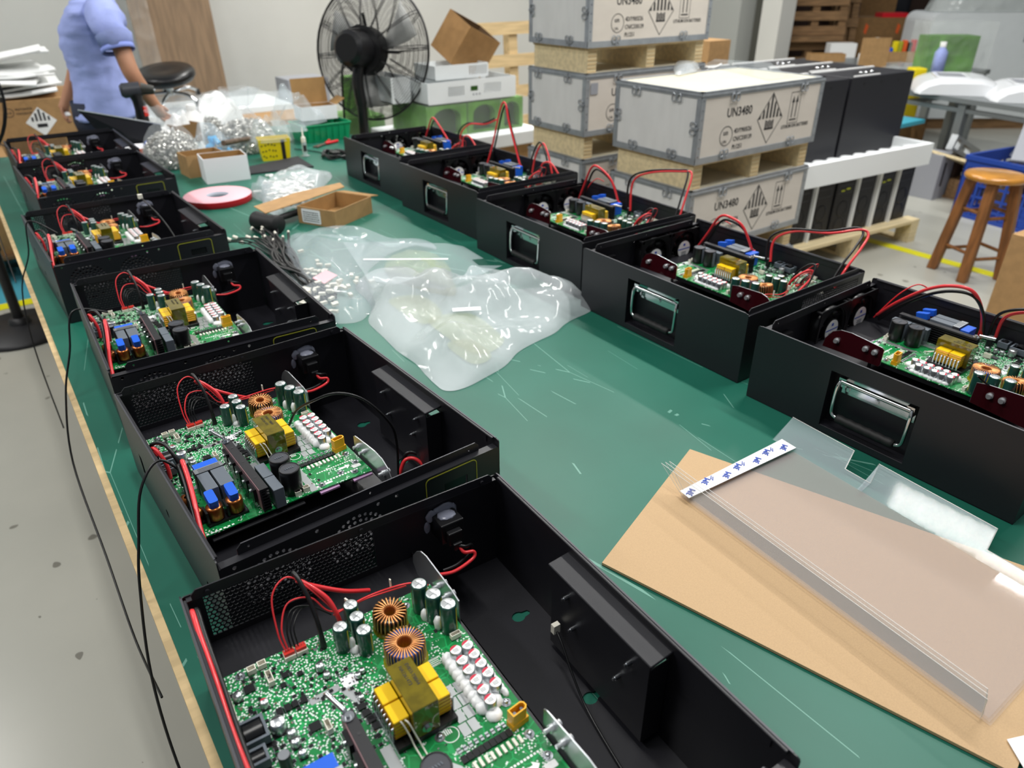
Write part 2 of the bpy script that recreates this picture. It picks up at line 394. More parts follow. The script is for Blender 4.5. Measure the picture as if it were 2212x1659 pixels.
# ================================================================ the metal cases
CW,CD_,CH=.44,.534,.167; t=.0018; ZP=.076; ZB=.110
rnd=random.Random(7)
proto=thing('metal_case','x','case')
def key(cx,cy,s=1):
    p=[]
    for i in range(13):
        a=R(35)+R(290)*i/12; p.append((cx+s*.010*math.cos(a),cy+.009*math.sin(a)))
    p+= [(cx+s*.017,cy-.004),(cx+s*.019,cy),(cx+s*.017,cy+.004)]
    return p if s>0 else p[::-1]
m=M()
m.plate(rect(0,CW,0,CD_),[key(.400,.413),key(.402,.252),circ(.40,.09,.007)],t)
m.plate(rrect(0,CD_,0,CH,.004,2),[circ(.10,.05,.008,8),circ(.30,.05,.008,8),rect(.42,.44,.05,.09)],t,YZ(0))
m.plate(rrect(0,CD_,0,CH,.004,2),[rect(.172,.342,.014,.136)],t,YZ(CW-t))
for x0,s in ((t,1),(CW-t,-1)):           # folded lip along both side rims
    a,b=sorted((x0,x0+s*.004)); m.box(a,b,.012,CD_-.012,CH-.004,CH)
    a,b=sorted((x0,x0+s*.0015)); m.box(a,b,.03,CD_-.03,CH-.018,CH-.003)
hous=m.build('housing','black_steel',proto,bevel=.0008,seg=1)
for x0,s in ((.0,1),(CW,-1)):
    m=M(); a,b=sorted((x0-s*.0002,x0+s*.0022)); m.box(a,b,.008,CD_-.008,CH+.0001,CH+.0008); m.build('rim_edge','rim',proto)
# rear wall with the perforated field
m=M(); X=XZ(CD_); px0,px1,pz0,pz1=.022,.246,.084,.156
m.plate(rrect(.002,CW-.002,0,CH-.004,.003,2),[rect(px0+.002,px1-.002,pz0+.002,pz1-.002),rect(.336,.362,.108,.136)],t,X)
p=.0066; rows=int((pz1-pz0)/(p*.866)); cols=int((px1-px0)/p)
for j in range(rows):
    for i in range(cols):
        cx=px0+p*(i+.5+(.5 if j%2 else 0)); cz=pz0+p*.866*(j+.6)
        if cx>px1: continue
        o=[]; h=[]
        for k in range(6):
            a=R(30+60*k); o.append((cx+p*.5774*math.cos(a),cz+p*.5774*math.sin(a))); h.append((cx+.0027*math.cos(a),cz+.0027*math.sin(a)))
        vs=[(x,CD_-.0009,z) for x,z in o+h]+[(x,CD_,z) for x,z in o+h]
        fs=[]
        for k in range(6):
            q=(k+1)%6; fs+=[(k,q,6+q,6+k),(12+q,12+k,18+k,18+q),(6+k,6+q,18+q,18+k)]
        m.add(vs,fs,0)
m.box(.006,CW-.006,CD_-.010,CD_-t,CH-.008,CH-.006)
m.plate([(.012,CH-.008),(CW-.012,CH-.008),(CW-.012,CH+.001),(CW-.018,CH+.007),(.018,CH+.007),(.012,CH+.001)],[],t,XZ(CD_-.008))
for x in (.03,.225,.41): m.cyl((x,CD_-.0098,CH-.001),(x,CD_-.0125,CH-.001),.0032,n=8)
m.build('rear_panel','black_steel',proto)
# front wall with two round vent fields
m=M(); holes=[]
for cx in (.072,.192):
    for k,rr in enumerate((0,.0085,.017,.0255,.034,.0425)):
        n=max(1,6*k)
        for i in range(n):
            a=2*PI*i/n+k*.3; holes.append(circ(cx+rr*math.cos(a),.100+rr*math.sin(a),.0029,6,a))
for x in (.02,.132,.225,.255): holes.append(circ(x,.148,.003,8))
holes.append(rect(.335,.378,.112,.130))
m.plate(rrect(.002,CW-.002,0,CH-.012,.003,2),holes,t,XZ(t))
m.box(.004,CW-.004,0,.013,CH-.0135,CH-.0115)
m.plate([(.03,CH-.013),(.408,CH-.013),(.408,CH-.002),(.402,CH+.004),(.036,CH+.004),(.03,CH-.002)],[circ(.045,CH-.004,.002,6),circ(.39,CH-.004,.002,6),circ(.22,CH-.004,.002,6)],t,XZ(.013))
fp=m.build('front_panel','black_steel',proto)
m=M(); m.plate(rrect(.303,.396,.088,.152,.008),[rrect(.3045,.3945,.0895,.1505,.007)],.0006,XZ(0)); m.build('yellow_outline','yellow_line',fp)
m=M(); m.box(.337,.376,.002,.02,.112,.130); m.build('port','plastic_black',fp)
m=M(); m.box(.004,CW-.004,.0115,.0128,CH+.0035,CH+.0042) if False else m.box(.036,.402,.0112,.0130,CH+.0040,CH+.0046); m.build('tab_edge','rim',proto)
# recess box that holds the carrying handle
m=M(); y0,y1,z0,z1,xi=.166,.348,.012,.138,.408
m.box(xi,xi+t,y0,y1,z0,z1+.006)
m.box(xi,CW-t,y0,y0+t,z0,z1); m.box(xi,CW-t,y1-t,y1,z0,z1); m.box(xi,CW-t,y0,y1,z0,z0+t)
m.add([(xi-.004,y0-.004,z1+.012),(xi-.004,y1+.004,z1+.012),(CW-t,y1+.004,z1+.016),(CW-t,y0-.004,z1+.016),(xi-.004,y0-.004,z1+.008),(xi-.004,y1+.004,z1+.008),(CW-t,y1+.004,z1+.012),(CW-t,y0-.004,z1+.012)],[(3,2,1,0),(4,5,6,7),(0,1,5,4),(1,2,6,5),(2,3,7,6),(3,0,4,7)])
m.build('handle_recess','black_steel',proto,bevel=.001,seg=1)
m=M()
for y,z in ((.314,.122),(.298,.082),(.196,.122),(.212,.082)): m.cyl((xi,y,z),(xi-.007,y,z),.0032,n=8); m.cyl((xi-.007,y,z),(xi-.010,y,z),.002,n=8)
m.build('recess_bolts','steel',proto)['kind']='stuff'
hp=M(); xo=xi+t
hp.box(xo,xo+.003,.188,.330,.086,.133); hp.box(xo+.003,xo+.005,.196,.322,.092,.106)
for y in (.200,.318,.259): hp.cyl((xo+.005,y,.098),(xo+.008,y,.098),.0045,n=10)
for y in (.196,.322): hp.cyl((xo+.003,y,.128),(xo+.005,y,.128),.004,n=10)
hp.cyl((.428,.192,.116),(.428,.326,.116),.0052,n=10); hp.box(xo+.002,.430,.186,.200,.106,.124); hp.box(xo+.002,.430,.318,.332,.106,.124)
hp.tube([(.429,.190,.117),(.434,.188,.105),(.436,.188,.07),(.436,.190,.048),(.436,.200,.042)],.0036,n=8)
hp.tube([(.429,.328,.117),(.434,.330,.105),(.436,.330,.07),(.436,.328,.048),(.436,.318,.042)],.0036,n=8)
hd=hp.build('carrying_handle','chrome',proto,label=None) if False else hp.build('carrying_handle','chrome',proto)
m=M(); m.lathe([(0.003,0),(.0078,0),(.0082,.003)]+[(.0082+.0006*math.sin(i*1.5),.003+i*.0046) for i in range(1,24)]+[(.0078,.114),(.003,.114)],n=12,X=Matrix.Translation((.436,.202,.042))@Matrix.Rotation(-PI/2,4,'X')); m.build('grip','rubber',hd)
# platform and board
m=M(); m.box(t,.298,t,CD_-t,ZP-.0015,ZP); m.box(.2965,.298,t,CD_-t,t,ZP); m.box(.2965,.298,CD_-.10,CD_-t,ZP,ZP+.008); m.build('inner_platform','black_steel',proto)
m=M(); m.box(.012,.276,.138,.436,ZB-.013,ZB-.0035); m.box(.025,.165,.126,.138,ZB-.013,ZB-.009)
for x in (.02,.262):
    for y in (.16,.42): m.cyl((x,y,ZP),(x,y,ZB-.013),.004,n=8)
m.build('heat_plate','black_dark',proto,bevel=.001,seg=1)
m=M(); m.plate([(.187,.130),(.279,.125),(.279,.440),(.010,.440),(.008,.436),(.008,.134),(.012,.130)],[],.0018,Matrix.Translation((0,0,ZB-.0018)))
board=m.build('circuit_board','pcb',proto)
def sub(m,name,mats,**k): return m.build(name,mats,board,**k)
Z=ZB
# soldered bus strips, silkscreen marks
m=M()
for pl in ([(.088,.350),(.122,.352),(.122,.361),(.086,.359)],[(.120,.352),(.131,.352),(.140,.325),(.132,.318)],[(.128,.262),(.140,.262),(.140,.205),(.150,.180),(.150,.150),(.142,.150),(.128,.200)],[(.179,.132),(.190,.132),(.190,.200),(.179,.215)],[(.036,.25),(.05,.25),(.05,.258),(.036,.258)]):
    m.plate(pl,[],.0003,Matrix.Translation((0,0,Z)))
sub(m,'solder_strip','solder')['kind']='stuff'
m=M(); m.plate(circ(.197,.237,.0095,20),[circ(.197,.237,.0086,20)],.0002,Matrix.Translation((0,0,Z)))
for k in range(5): m.box(.190+k*.0022,.1912+k*.0022,.238,.238+.0075-abs(k-2)*.0012,Z,Z+.0002)
m.plate(rrect(.258,.272,.148,.156,.001,1),[],.0002,Matrix.Translation((0,0,Z)))
for i in range(7): m.box(.020+i*.006,.0235+i*.006,.1315,.1345,Z,Z+.0002)
for i in range(16): m.box(.205+i*.004,.2075+i*.004,.170,.1725,Z,Z+.0002)
for i in range(12): m.box(.205+i*.005,.208+i*.005,.142,.1455,Z,Z+.0002)
m.plate([(.238,.158),(.250,.158),(.250,.154),(.257,.160),(.250,.166),(.250,.162),(.238,.162)],[],.0002,Matrix.Translation((0,0,Z)))
m.plate(rect(.190,.216,.136,.1405),[],.0002,Matrix.Translation((0,0,Z)))
for i,(x0,x1,y0,y1) in enumerate(((.215,.235,.322,.333),(.1,.118,.292,.303),(.150,.162,.385,.397),(.095,.12,.27,.288))):
    m.plate(rect(x0,x1,y0,y1),[rect(x0+.0006,x1-.0006,y0+.0006,y1-.0006)],.0002,Matrix.Translation((0,0,Z)))
    for k in range(4): m.box(x0+.002,x1-.003,y0+.0015+k*.0024,y0+.0024+k*.0024,Z,Z+.0002)
sub(m,'silkscreen','white')['kind']='stuff'
m=M(); m.box(.126,.142,.350,.366,Z,Z+.0003); sub(m,'blank_sticker','paper')
text('BAT+',.0075,Matrix.Translation((.262,.170,Z+.0004))@Matrix.Rotation(-PI/2,4,'Z'),'white','lettering',board,extr=.0001)
text('HOT1',.007,Matrix.Translation((.125,.1315,Z+.0004)),'white','lettering',board,extr=.0001)
# small surface parts
m=M(); 
def free(x,y):
    return not ((.139<x<.215 and .25<y<.31) or (.18<x<.225 and .31<y<.425) or (.13<x<.175 and .38<y<.43))
cnt=0
while cnt<620:
    x=rnd.uniform(.012,.274); y=rnd.uniform(.15,.436)
    if not free(x,y): continue
    dense=(x<.17 and y>.262) 
    if not dense and rnd.random()>.06: continue
    if x>.2 and y<.33: continue
    cnt+=1; k=rnd.random(); rz=rnd.choice((0,PI/2))
    if k<.5:
        m.cb((x,y,Z+.0005),(.0024,.0012,.001),rnd.choice((1,1,2,3)),rz)
        dx,dy=(.0011,0) if rz==0 else (0,.0011)
        m.cb((x+dx,y+dy,Z+.0005),(.0006,.0013,.0011) if rz==0 else (.0013,.0006,.0011),0); m.cb((x-dx,y-dy,Z+.0005),(.0006,.0013,.0011) if rz==0 else (.0013,.0006,.0011),0)
    elif k<.72: m.cb((x,y,Z+.0009),(.004,.0032,.0016),1,rz); m.cb((x,y,Z+.0004),(.0056,.003,.0006),0,rz)
    else: m.cb((x,y,Z+.0004),(.0022,.0016,.0006),0,rz)
o=sub(m,'surface_parts',['silver','plastic_black','kraft_dark','grey_part']); o['kind']='stuff'
def ic(x,y,w,d,h=.0022,legs=True):
    m=M(); m.box(x-w/2,x+w/2,y-d/2,y+d/2,Z+.0004,Z+h)
    if legs:
        n=int(d/.0016)
        for i in range(n):
            yy=y-d/2+(i+.5)*d/n
            for s in (-1,1): m.cb((x+s*(w/2+.001),yy,Z+.0006),(.002,.0007,.0006),1)
    return sub(m,'chip',['plastic_black','silver'])
for a in ((.037,.408,.011,.011),(.082,.323,.012,.011),(.076,.404,.007,.007),(.091,.397,.006,.006),(.070,.392,.006,.006)): ic(*a)
for x in (.056,.065,.073,.083): ic(x,.361,.0065,.0085,.003)
for x in (.049,.135,.142,.150): ic(x,.30 if x>.1 else .352,.006,.006,.003)
for i in range(4): ic(.132+.0015*i,.318-.010*i,.009,.0075,.003)
def ecap(x,y,r,h,top='half'):
    m=M(); m.cb((x,y,Z+.0008),(2.1*r,2.1*r,.0016),1); m.lathe([(r*.95,.0016),(r,.0022),(r,h-.0006),(r*.93,h),(0,h)],(x,y,Z),16)
    P=[(x+r*.85*math.cos(R(a)),y+r*.85*math.sin(R(a)),Z+h+.0001) for a in range(30,151,15)]; m.add(P,[tuple(range(len(P)))],2)
    return sub(m,'small_capacitor',['alu','plastic_black','ink' if top=='half' else 'cap_red'])
for a in ((.023,.401,.0048,.010),(.045,.376,.0046,.0105,'red'),(.049,.340,.0078,.016),(.058,.325,.0045,.010),(.058,.313,.0045,.010),(.112,.389,.0048,.010),(.115,.375,.0040,.008),(.144,.356,.0035,.007),(.151,.360,.0032,.006),(.136,.327,.0032,.007),(.060,.298,.0042,.009)): ecap(*a)
def conn(x,y,w,d,h,pins=2,mname='white_plastic',name='white_connector',rz=0):
    m=M(); X=Matrix.Translation((x,y,Z))@Matrix.Rotation(rz,4,'Z')
    m.plate(rect(-w/2,w/2,-d/2,d/2),[rect(-w/2+.0009,w/2-.0009,-d/2+.0009,d/2-.0009)],h,X); m.box(-w/2,w/2,-d/2,d/2,0,.0015,0,X)
    for i in range(pins): m.cb((-w/2+(i+.5)*w/pins,0,h*.4),(.0006,.0006,h*.7),1,0,X)
    return sub(m,name,[mname,'silver'])
conn(.046,.429,.0095,.0075,.008,3); conn(.058,.430,.0095,.0075,.008,3); conn(.060,.406,.0065,.018,.009,4); conn(.013,.400,.0065,.042,.007,12); conn(.012,.374,.008,.008,.007,2)
conn(.160,.139,.010,.008,.008,3); conn(.174,.141,.010,.008,.008,3); conn(.264,.345,.013,.006,.008,4); conn(.093,.312,.006,.014,.010,3)
for x in (.089,.103):
    m=M(); m.box(x-.0065,x+.0065,.421,.432,Z,Z+.006); m.box(x-.006,x+.006,.423,.431,Z+.006,Z+.010,1)
    for k in range(4): m.cyl((x-.0045+k*.003,.427,Z+.009),(x-.0045+k*.003,.427,Z+.013),.0005,n=5,mi=2)
    sub(m,'red_connector',['white_plastic','conn_red','silver'])
# tall green capacitors with silver tops
def gcap(x,y,r,h):
    m=M(); m.lathe([(r*.96,0),(r,.001),(r,h-.003),(r*.985,h-.0012),(r*.9,h-.0002),(r*.82,h)],(x,y,Z),20)
    m.lathe([(r*.86,h-.0002),(r*.84,h),(0,h)],(x,y,Z),20,1)
    for a in (0,PI/2): m.cb((x,y,Z+h+.0001),(r*1.3,.0003,.0003),3,a+.4)
    m.lathe([(r+.0001,.004),(r+.0001,h-.004)],(x,y,Z),4,2,a0=R(-60),a1=R(-45)); m.lathe([(r*.93,h-.0003),(r*.99,h-.0013)],(x,y,Z),6,2,a0=R(60),a1=R(130)); m.lathe([(r+.0001,.006),(r+.0001,h-.008)],(x,y,Z),4,2,a0=R(150),a1=R(172))
    return sub(m,'green_capacitor',['green_cap','cap_top','yellow_line','grey_part'])
for x,y in ((.169,.429),(.168,.408),(.146,.404),(.167,.385)): gcap(x,y,.0090,.037)
for x,y in ((.250,.408),(.257,.384),(.264,.360)): gcap(x,y,.0102,.044)
# silicone blobs
def blob(name,parts,mt='silicone',amp=.0015,seed=0,parent=None):
    m=M(); sd=Vector((seed*3.1,seed,0))
    for (x,y,z,a,b,c) in parts:
        vs=[];fs=[];n=10;k=7
        for j in range(k+1):
            th=PI*j/k
            for i in range(n):
                ph=2*PI*i/n; d=Vector((math.sin(th)*math.cos(ph),math.sin(th)*math.sin(ph),math.cos(th)))
                q=1+.22*noise.noise(d*2.2+Vector((x*90,y*90,seed))); vs.append((x+a*d.x*q,y+b*d.y*q,z+c*d.z*q))
        fs=[(j*n+i,(j+1)*n+i,(j+1)*n+(i+1)%n,j*n+(i+1)%n) for j in range(k) for i in range(n)]
        m.add(vs,fs,0,True)
    return m.build(name,mt,parent or board)
poly=[(.264,.316),(.249,.317),(.264,.301),(.248,.301),(.264,.286),(.248,.286),(.264,.271),(.248,.270),(.264,.255),(.248,.255),(.248,.240)]
g_=blob('silicone_glue',[(.2395,.320-.0085*i,Z+.003,.0075,.008,.0075) for i in range(10)]+[(.272,.312-.009*i,Z+.001,.004,.007,.004) for i in range(8)]+[(.256,.305-.012*i,Z+.001,.010,.010,.008) for i in range(6)]+[(.247,.231,Z+.001,.010,.009,.006),(.258,.243,Z+.001,.006,.007,.005)])
g_['kind']='stuff'
g_=blob('silicone_glue',[(.155,.397,Z+.008,.004,.004,.012),(.156,.393,Z+.002,.006,.006,.005),(.247,.391,Z+.006,.005,.006,.010),(.254,.370,Z+.007,.005,.006,.012)],seed=4)
g_['kind']='stuff'
for i,(x,y) in enumerate(poly):
    r=.0072; h=.0165; m=M(); m.lathe([(r,0),(r,h-.0012),(r*.93,h-.0004),(r*.90,h)],(x,y,Z),16,0); 
    tp=[(x+r*.9*math.cos(R(a)),y+r*.9*math.sin(R(a)),Z+h) for a in range(0,360,20)]; m.add(tp,[tuple(range(18))],1)
    sg=[(x+r*.9*math.cos(R(a)),y+r*.9*math.sin(R(a)),Z+h+.0001) for a in range(48,170,12)]; m.add(sg,[tuple(range(len(sg)))],2)
    for k in range(3): m.box(x-.0035,x+.003,y-.0028+k*.0017,y-.0021+k*.0017,Z+h,Z+h+.0001,3)
    sub(m,'polymer_capacitor',['alu','white','cap_red','grey_part'])
# toroid chokes
def toroid(x,y,ro,ri,h,nt,wr,corem,tilt=0,base=.004):
    X=Matrix.Translation((x,y,Z+base+h/2+wr))@Matrix.Rotation(tilt,4,'X')
    m=M(); prof=[(ri,-h/2+.001),(ri+.001,-h/2),(ro-.001,-h/2),(ro,-h/2+.001),(ro,h/2-.001),(ro-.001,h/2),(ri+.001,h/2),(ri,h/2-.001),(ri,-h/2+.001)]
    m.lathe(prof,(0,0,0),28,0,X)
    for i in range(nt):
        a=2*PI*i/nt; da=.5*PI/nt; P=[]
        for (r,z,s) in ((ri-wr,-h/2,0),(ri-wr,h/2-.001,0),(ri+.001,h/2+wr,.1),(ro-.001,h/2+wr,.8),(ro+wr,h/2-.001,1),(ro+wr,-h/2+.001,1),(ro-.002,-h/2-wr,1)):
            b=a+da*s; P.append(X@Vector((r*math.cos(b),r*math.sin(b),z)))
        m.tube(P,wr,n=5,mi=1,sub=2,cap=False)
    o=sub(m,'toroid_choke',[corem,'copper'])
    m=M(); m.lathe([(ro*1.18,0),(ro*1.15,.002),(ro*.8,.004),(0,.004)],(x,y,Z),24); m.build('varnish_pad','varnish',board); return o
toroid(.207,.404,.0185,.0085,.021,24,.00115,'core_black',tilt=R(8)); toroid(.201,.350,.0222,.0098,.022,34,.0010,'core_blue')
# transformer
m=M(); m.box(.142,.212,.246,.314,Z,Z+.007,3)
m.box(.162,.191,.247,.312,Z+.003,Z+.050,0)
for x0,x1 in ((.144,.1615),(.1915,.209)):
    m.box(x0,x1,.256,.280,Z+.010,Z+.036,1); m.box(x0,x1,.2815,.305,Z+.010,Z+.0365,1)
    for k in range(5): m.box(x0-.0006,x1+.0006,.2555,.3055,Z+.012+k*.005,Z+.0132+k*.005,5)
for xx in (.141,.2105):
    for k in range(8):
        y=.256+k*.0065; m.box(xx,xx+.0025,y,y+.003,Z+.006,Z+.026,2); m.cyl((xx+.001,y+.0015,Z+.026),(xx+.001+(.004 if xx<.2 else -.004),y+.0015,Z+.0275),.0016,n=6,mi=2)
m.cyl((.176,.247,Z+.018),(.176,.2455,Z+.018),.006,n=14,mi=4); m.cyl((.176,.2455,Z+.018),(.176,.2425,Z+.018),.0032,n=10,mi=4)
tr=sub(m,'transformer',['kapton_dark','tape_yellow','silver','plastic_black','steel','copper_coil'],bevel=.0006,seg=1)
X=Matrix.Translation((.181,.305,Z+.0502))@Matrix.Rotation(-PI/2,4,'Z')
text('EV833-T08A4',.0055,X,'ink','lettering',board,extr=.0001); text('NA12614T3',.0055,Matrix.Translation((-.0075,0,0))@X,'ink','lettering',board,extr=.0001)
m=M(); m.tube([(.150,.262,Z+.030),(.152,.255,Z+.034),(.156,.247,Z+.020),(.158,.240,Z+.008),(.160,.225,Z+.001)],.0010,n=6); m.tube([(.154,.262,Z+.030),(.158,.252,Z+.033),(.162,.244,Z+.018),(.165,.236,Z+.006),(.166,.220,Z+.001)],.0010,n=6); sub(m,'lead_wires','white_plastic')
m=M(); m.box(.140,.150,.17,.29,Z+.0005,Z+.004); sub(m,'black_frame','plastic_black') if False else None
# battery plug
m=M(); X=Matrix.Translation((.2635,.210,Z))@Matrix.Rotation(.12,4,'Z')@Matrix.Scale(1.30,4)
ol=[(-.0078,-.004),(.0055,-.004),(.0078,-.0018),(.0078,.0018),(.0055,.004),(-.0078,.004)]; inn=[(x*.84,y*.72) for x,y in ol]
m.plate(ol,[inn],.016,X@Matrix.Translation((0,0,.002))); m.box(-.0082,.0082,-.0044,.0044,0,.006,0,X)
for s in (-1,1): m.cyl(X@Vector((s*.0036,0,.006)),X@Vector((s*.0036,0,.015)),.0019,n=8,mi=1)
sub(m,'battery_plug',['xt_yellow','steel'])
# large black capacitors
for x,y in ((.157,.189),(.158,.153)):
    r=.0158; h=.043; m=M(); m.lathe([(r*.97,0),(r,.001),(r,h-.002),(r*.97,h),(r*.88,h+.0004),(r*.86,h-.0006)],(x,y,Z),28); m.lathe([(r*.87,h-.0006),(0,h-.0006)],(x,y,Z),28,1)
    m.lathe([(r+.0001,.002),(r+.0001,h-.002),(r*.9,h+.0006)],(x,y,Z),5,2,a0=R(70),a1=R(105))
    for k in range(5): m.cb((x-.006+k*.003,y,Z+h),(.0012,.0035,.0003),2,.3)
    sub(m,'large_capacitor',['plastic_black','dark_grey_part','grey_part'])
for y0,y1 in ((.126,.164),(.1655,.204)):
    m=M(); m.box(.1215,.137,y0,y1,Z,Z+.034); sub(m,'film_capacitor','grey_part',bevel=.0008)
for x0,x1 in ((.043,.0605),(.0635,.0835)):
    m=M(); m.box(x0,x1,.181,.229,Z,Z+.038); m.box(x0,x1,.229,.240,Z,Z+.038,0) if False else None; sub(m,'relay','grey_part',bevel=.0008)
m=M(); m.box(.042,.0845,.2295,.2425,Z,Z+.039,0); m.box(.0425,.084,.2293,.2423,Z+.039,Z+.0392,1)
for k in range(3): m.box(.048,.080,.231+k*.0035,.2322+k*.0035,Z+.0392,Z+.0394,0)
sub(m,'relay',['dark_grey_part','alu'],bevel=0)
m=M(); m.box(.046,.082,.244,.262,Z,Z+.036); sub(m,'blue_film_capacitor','blue_part',bevel=.001)
# heat sink with five power transistors
m=M(); m.box(.1035,.116,.130,.292,Z+.037,Z+.041); m.box(.1035,.1055,.130,.292,Z,Z+.037)
for k in range(7): m.box(.1055,.1165,.130,.292,Z+.003+k*.005,Z+.0045+k*.005)
for y in (.165,.215,.262): m.cyl((.110,y,Z+.0411),(.110,y,Z+.0413),.002,n=8,mi=1)
sub(m,'heat_sink',['black_dark','ink'])
m=M(); m.box(.1023,.1034,.131,.291,Z+.004,Z+.0405); sub(m,'insulator_sheet','insul')
for k in range(5):
    y=.145+k*.0285; m=M(); m.box(.0975,.1022,y,y+.020,Z+.012,Z+.034); m.box(.0985,.1005,y+.002,y+.004,Z,Z+.012,1); m.box(.0985,.1005,y+.009,y+.011,Z,Z+.012,1); m.box(.0985,.1005,y+.016,y+.018,Z,Z+.012,1)
    m.cyl((.0975,y+.010,Z+.028),(.095,y+.010,Z+.028),.0032,n=10,mi=1); sub(m,'power_transistor',['plastic_black','silver'])
m=M(); m.cyl((.108,.285,Z+.0413),(.108,.285,Z+.0425),.0065,n=16); m.cyl((.108,.285,Z+.0425),(.108,.285,Z+.0455),.0032,n=10); m.cyl((.107,.290,Z+.046),(.099,.318,Z+.046),.0030,n=10); sub(m,'ground_lug','steel')
m=M(); m.box(.139,.1405,.17,.30,Z,Z+.010); sub(m,'clear_barrier','sheet_film')
# copper coils with blue varistors
for x,y in ((.043,.157),(.072,.157)):
    m=M(); m.box(x-.0145,x+.0145,y-.0125,y+.0125,Z,Z+.004,1); m.lathe([(.0045,.005),(.0115,.005),(.0118,.007),(.0118,.024),(.0115,.026),(.0045,.026)],(x,y,Z),24,0)
    m.box(x-.0145,x-.0115,y-.010,y+.010,Z+.004,Z+.024,1); sub(m,'coil',['copper_coil','plastic_black'])
    m=M(); X=Matrix.Translation((x,y+.006,Z+.031))@Matrix.Rotation(R(12),4,'X'); m.plate(rrect(-.0065,.0065,-.014,.012,.003,3),[],.013,X@Matrix.Translation((0,0,-.002))); sub(m,'blue_varistor','blue_part',bevel=.001)
for x,y in ((.020,.17),(.020,.21)):
    m=M(); m.lathe([(.004,.004),(.0095,.004),(.0095,.020),(.004,.020)],(x,y,Z),18,0); m.cb((x,y,Z+.002),(.022,.022,.004),1); sub(m,'coil',['copper_coil','plastic_black'])
# two small black transformers at left
for x,y,w,d in ((.025,.344,.027,.030),(.020,.313,.022,.020)):
    m=M(); m.plate(rect(x-w/2,x+w/2,y-d/2,y+d/2),[rect(x-w/2+.003,x+w/2-.003,y-d/2+.003,y+d/2-.003)],.012,Matrix.Translation((0,0,Z+.004)),1); m.box(x-w/2+.001,x+w/2-.001,y-d/2+.001,y+d/2-.001,Z,Z+.006)
    m.lathe([(d*.36,-w*.34),(d*.36,w*.34)],(0,0,0),16,0,Matrix.Translation((x,y,Z+.010))@Matrix.Rotation(PI/2,4,'Y')); m.cb((x,y,Z+.010),(w*.5,d*.3,.012),0)
    sub(m,'small_transformer',['plastic_black','grey_part'])
m=M(); m.cyl((.042,.292,Z),(.042,.292,Z+.026),.0062,n=16); m.cyl((.042,.292,Z+.026),(.042,.292,Z+.0263),.0058,n=16,mi=1); sub(m,'black_capacitor',['plastic_black','silver'])
# rows of chips at the battery end
for i in range(9):
    x=.195+i*.0067; m=M(); m.box(x-.0030,x+.0030,.200,.2085,Z,Z+.0024); sub(m,'mosfet','plastic_black')
    m=M(); m.box(x-.0019,x+.0019,.212,.218,Z,Z+.0022); m.box(x-.0021,x+.0021,.2145,.2155,Z,Z+.0026,1); sub(m,'resistor',['alu','dark_grey_part'])
    m=M(); m.box(x-.0015+.006,x+.0016+.006,.187,.1965,Z,Z+.0026); sub(m,'resistor','white_plastic')
for i in range(4):
    for j in range(2):
        x=.226-i*.0032+j*.011-.004; y=.283-i*.0165; m=M(); m.box(x-.0048,x+.0048,y-.0075,y+.0075,Z,Z+.0008); sub(m,'solder_pad','solder')
for x,y in ((.266,.192),(.266,.237),(.186,.240),(.268,.162),(.033,.431),(.199,.139),(.236,.150),(.255,.139),(.236,.423)):
    m=M(); m.cyl((x,y,Z),(x,y,Z+.0008),.0056,n=14); m.cyl((x,y,Z+.0008),(x,y,Z+.0016),.0038,n=12); m.lathe([(.0030,0),(.0028,.002),(.001,.0028),(0,.0024)],(x,y,Z+.0016),10); sub(m,'screw','steel')
# purple pads under the front edge, mains terminal bar
m=M(); m.box(.190,.222,.124,.134,Z-.006,Z-.003); m.build('thermal_pad','purple',proto)
m=M(); m.box(.245,.277,.121,.130,Z-.006,Z-.003); m.build('thermal_pad','purple',proto)
# bus bars: aluminium plates standing at the right edge
def bus(x,pl,scr,dark):
    m=M(); m.plate(pl,[],.0016,YZ(x),0); o=m.build('bus_bar','alu',proto)
    k=M(); k.plate([((a-cc[0])*.99+cc[0],(b-cc[1])*.985+cc[1]) for a,b in pl for cc in [(sum(q[0] for q in pl)/len(pl),sum(q[1] for q in pl)/len(pl))]],[],.0004,YZ(x+.0017)); k.build('dark_red_film','redfilm',o)
    for y,z in scr:
        s=M(); s.cyl((x,y,z),(x-.004,y,z),.005,n=6); s.cyl((x-.004,y,z),(x-.010,y,z),.0028,n=8); s.cyl((x+.002,y,z),(x+.005,y,z),.0062,n=12); s.cyl((x+.005,y,z),(x+.010,y,z),.0046,n=8); s.build('bolt','bright_bolt',o)
bus(.283,[(.062,.098),(.188,.100),(.191,.104),(.191,.139),(.186,.142),(.150,.146),(.118,.149),(.095,.147),(.078,.138),(.065,.118)],((.092,.122),(.155,.128),(.175,.128)),1)
bus(.281,[(.365,.100),(.470,.090),(.482,.092),(.494,.105),(.492,.118),(.480,.134),(.466,.145),(.45,.149),(.384,.146),(.366,.142)],((.394,.127),(.415,.127)),1)
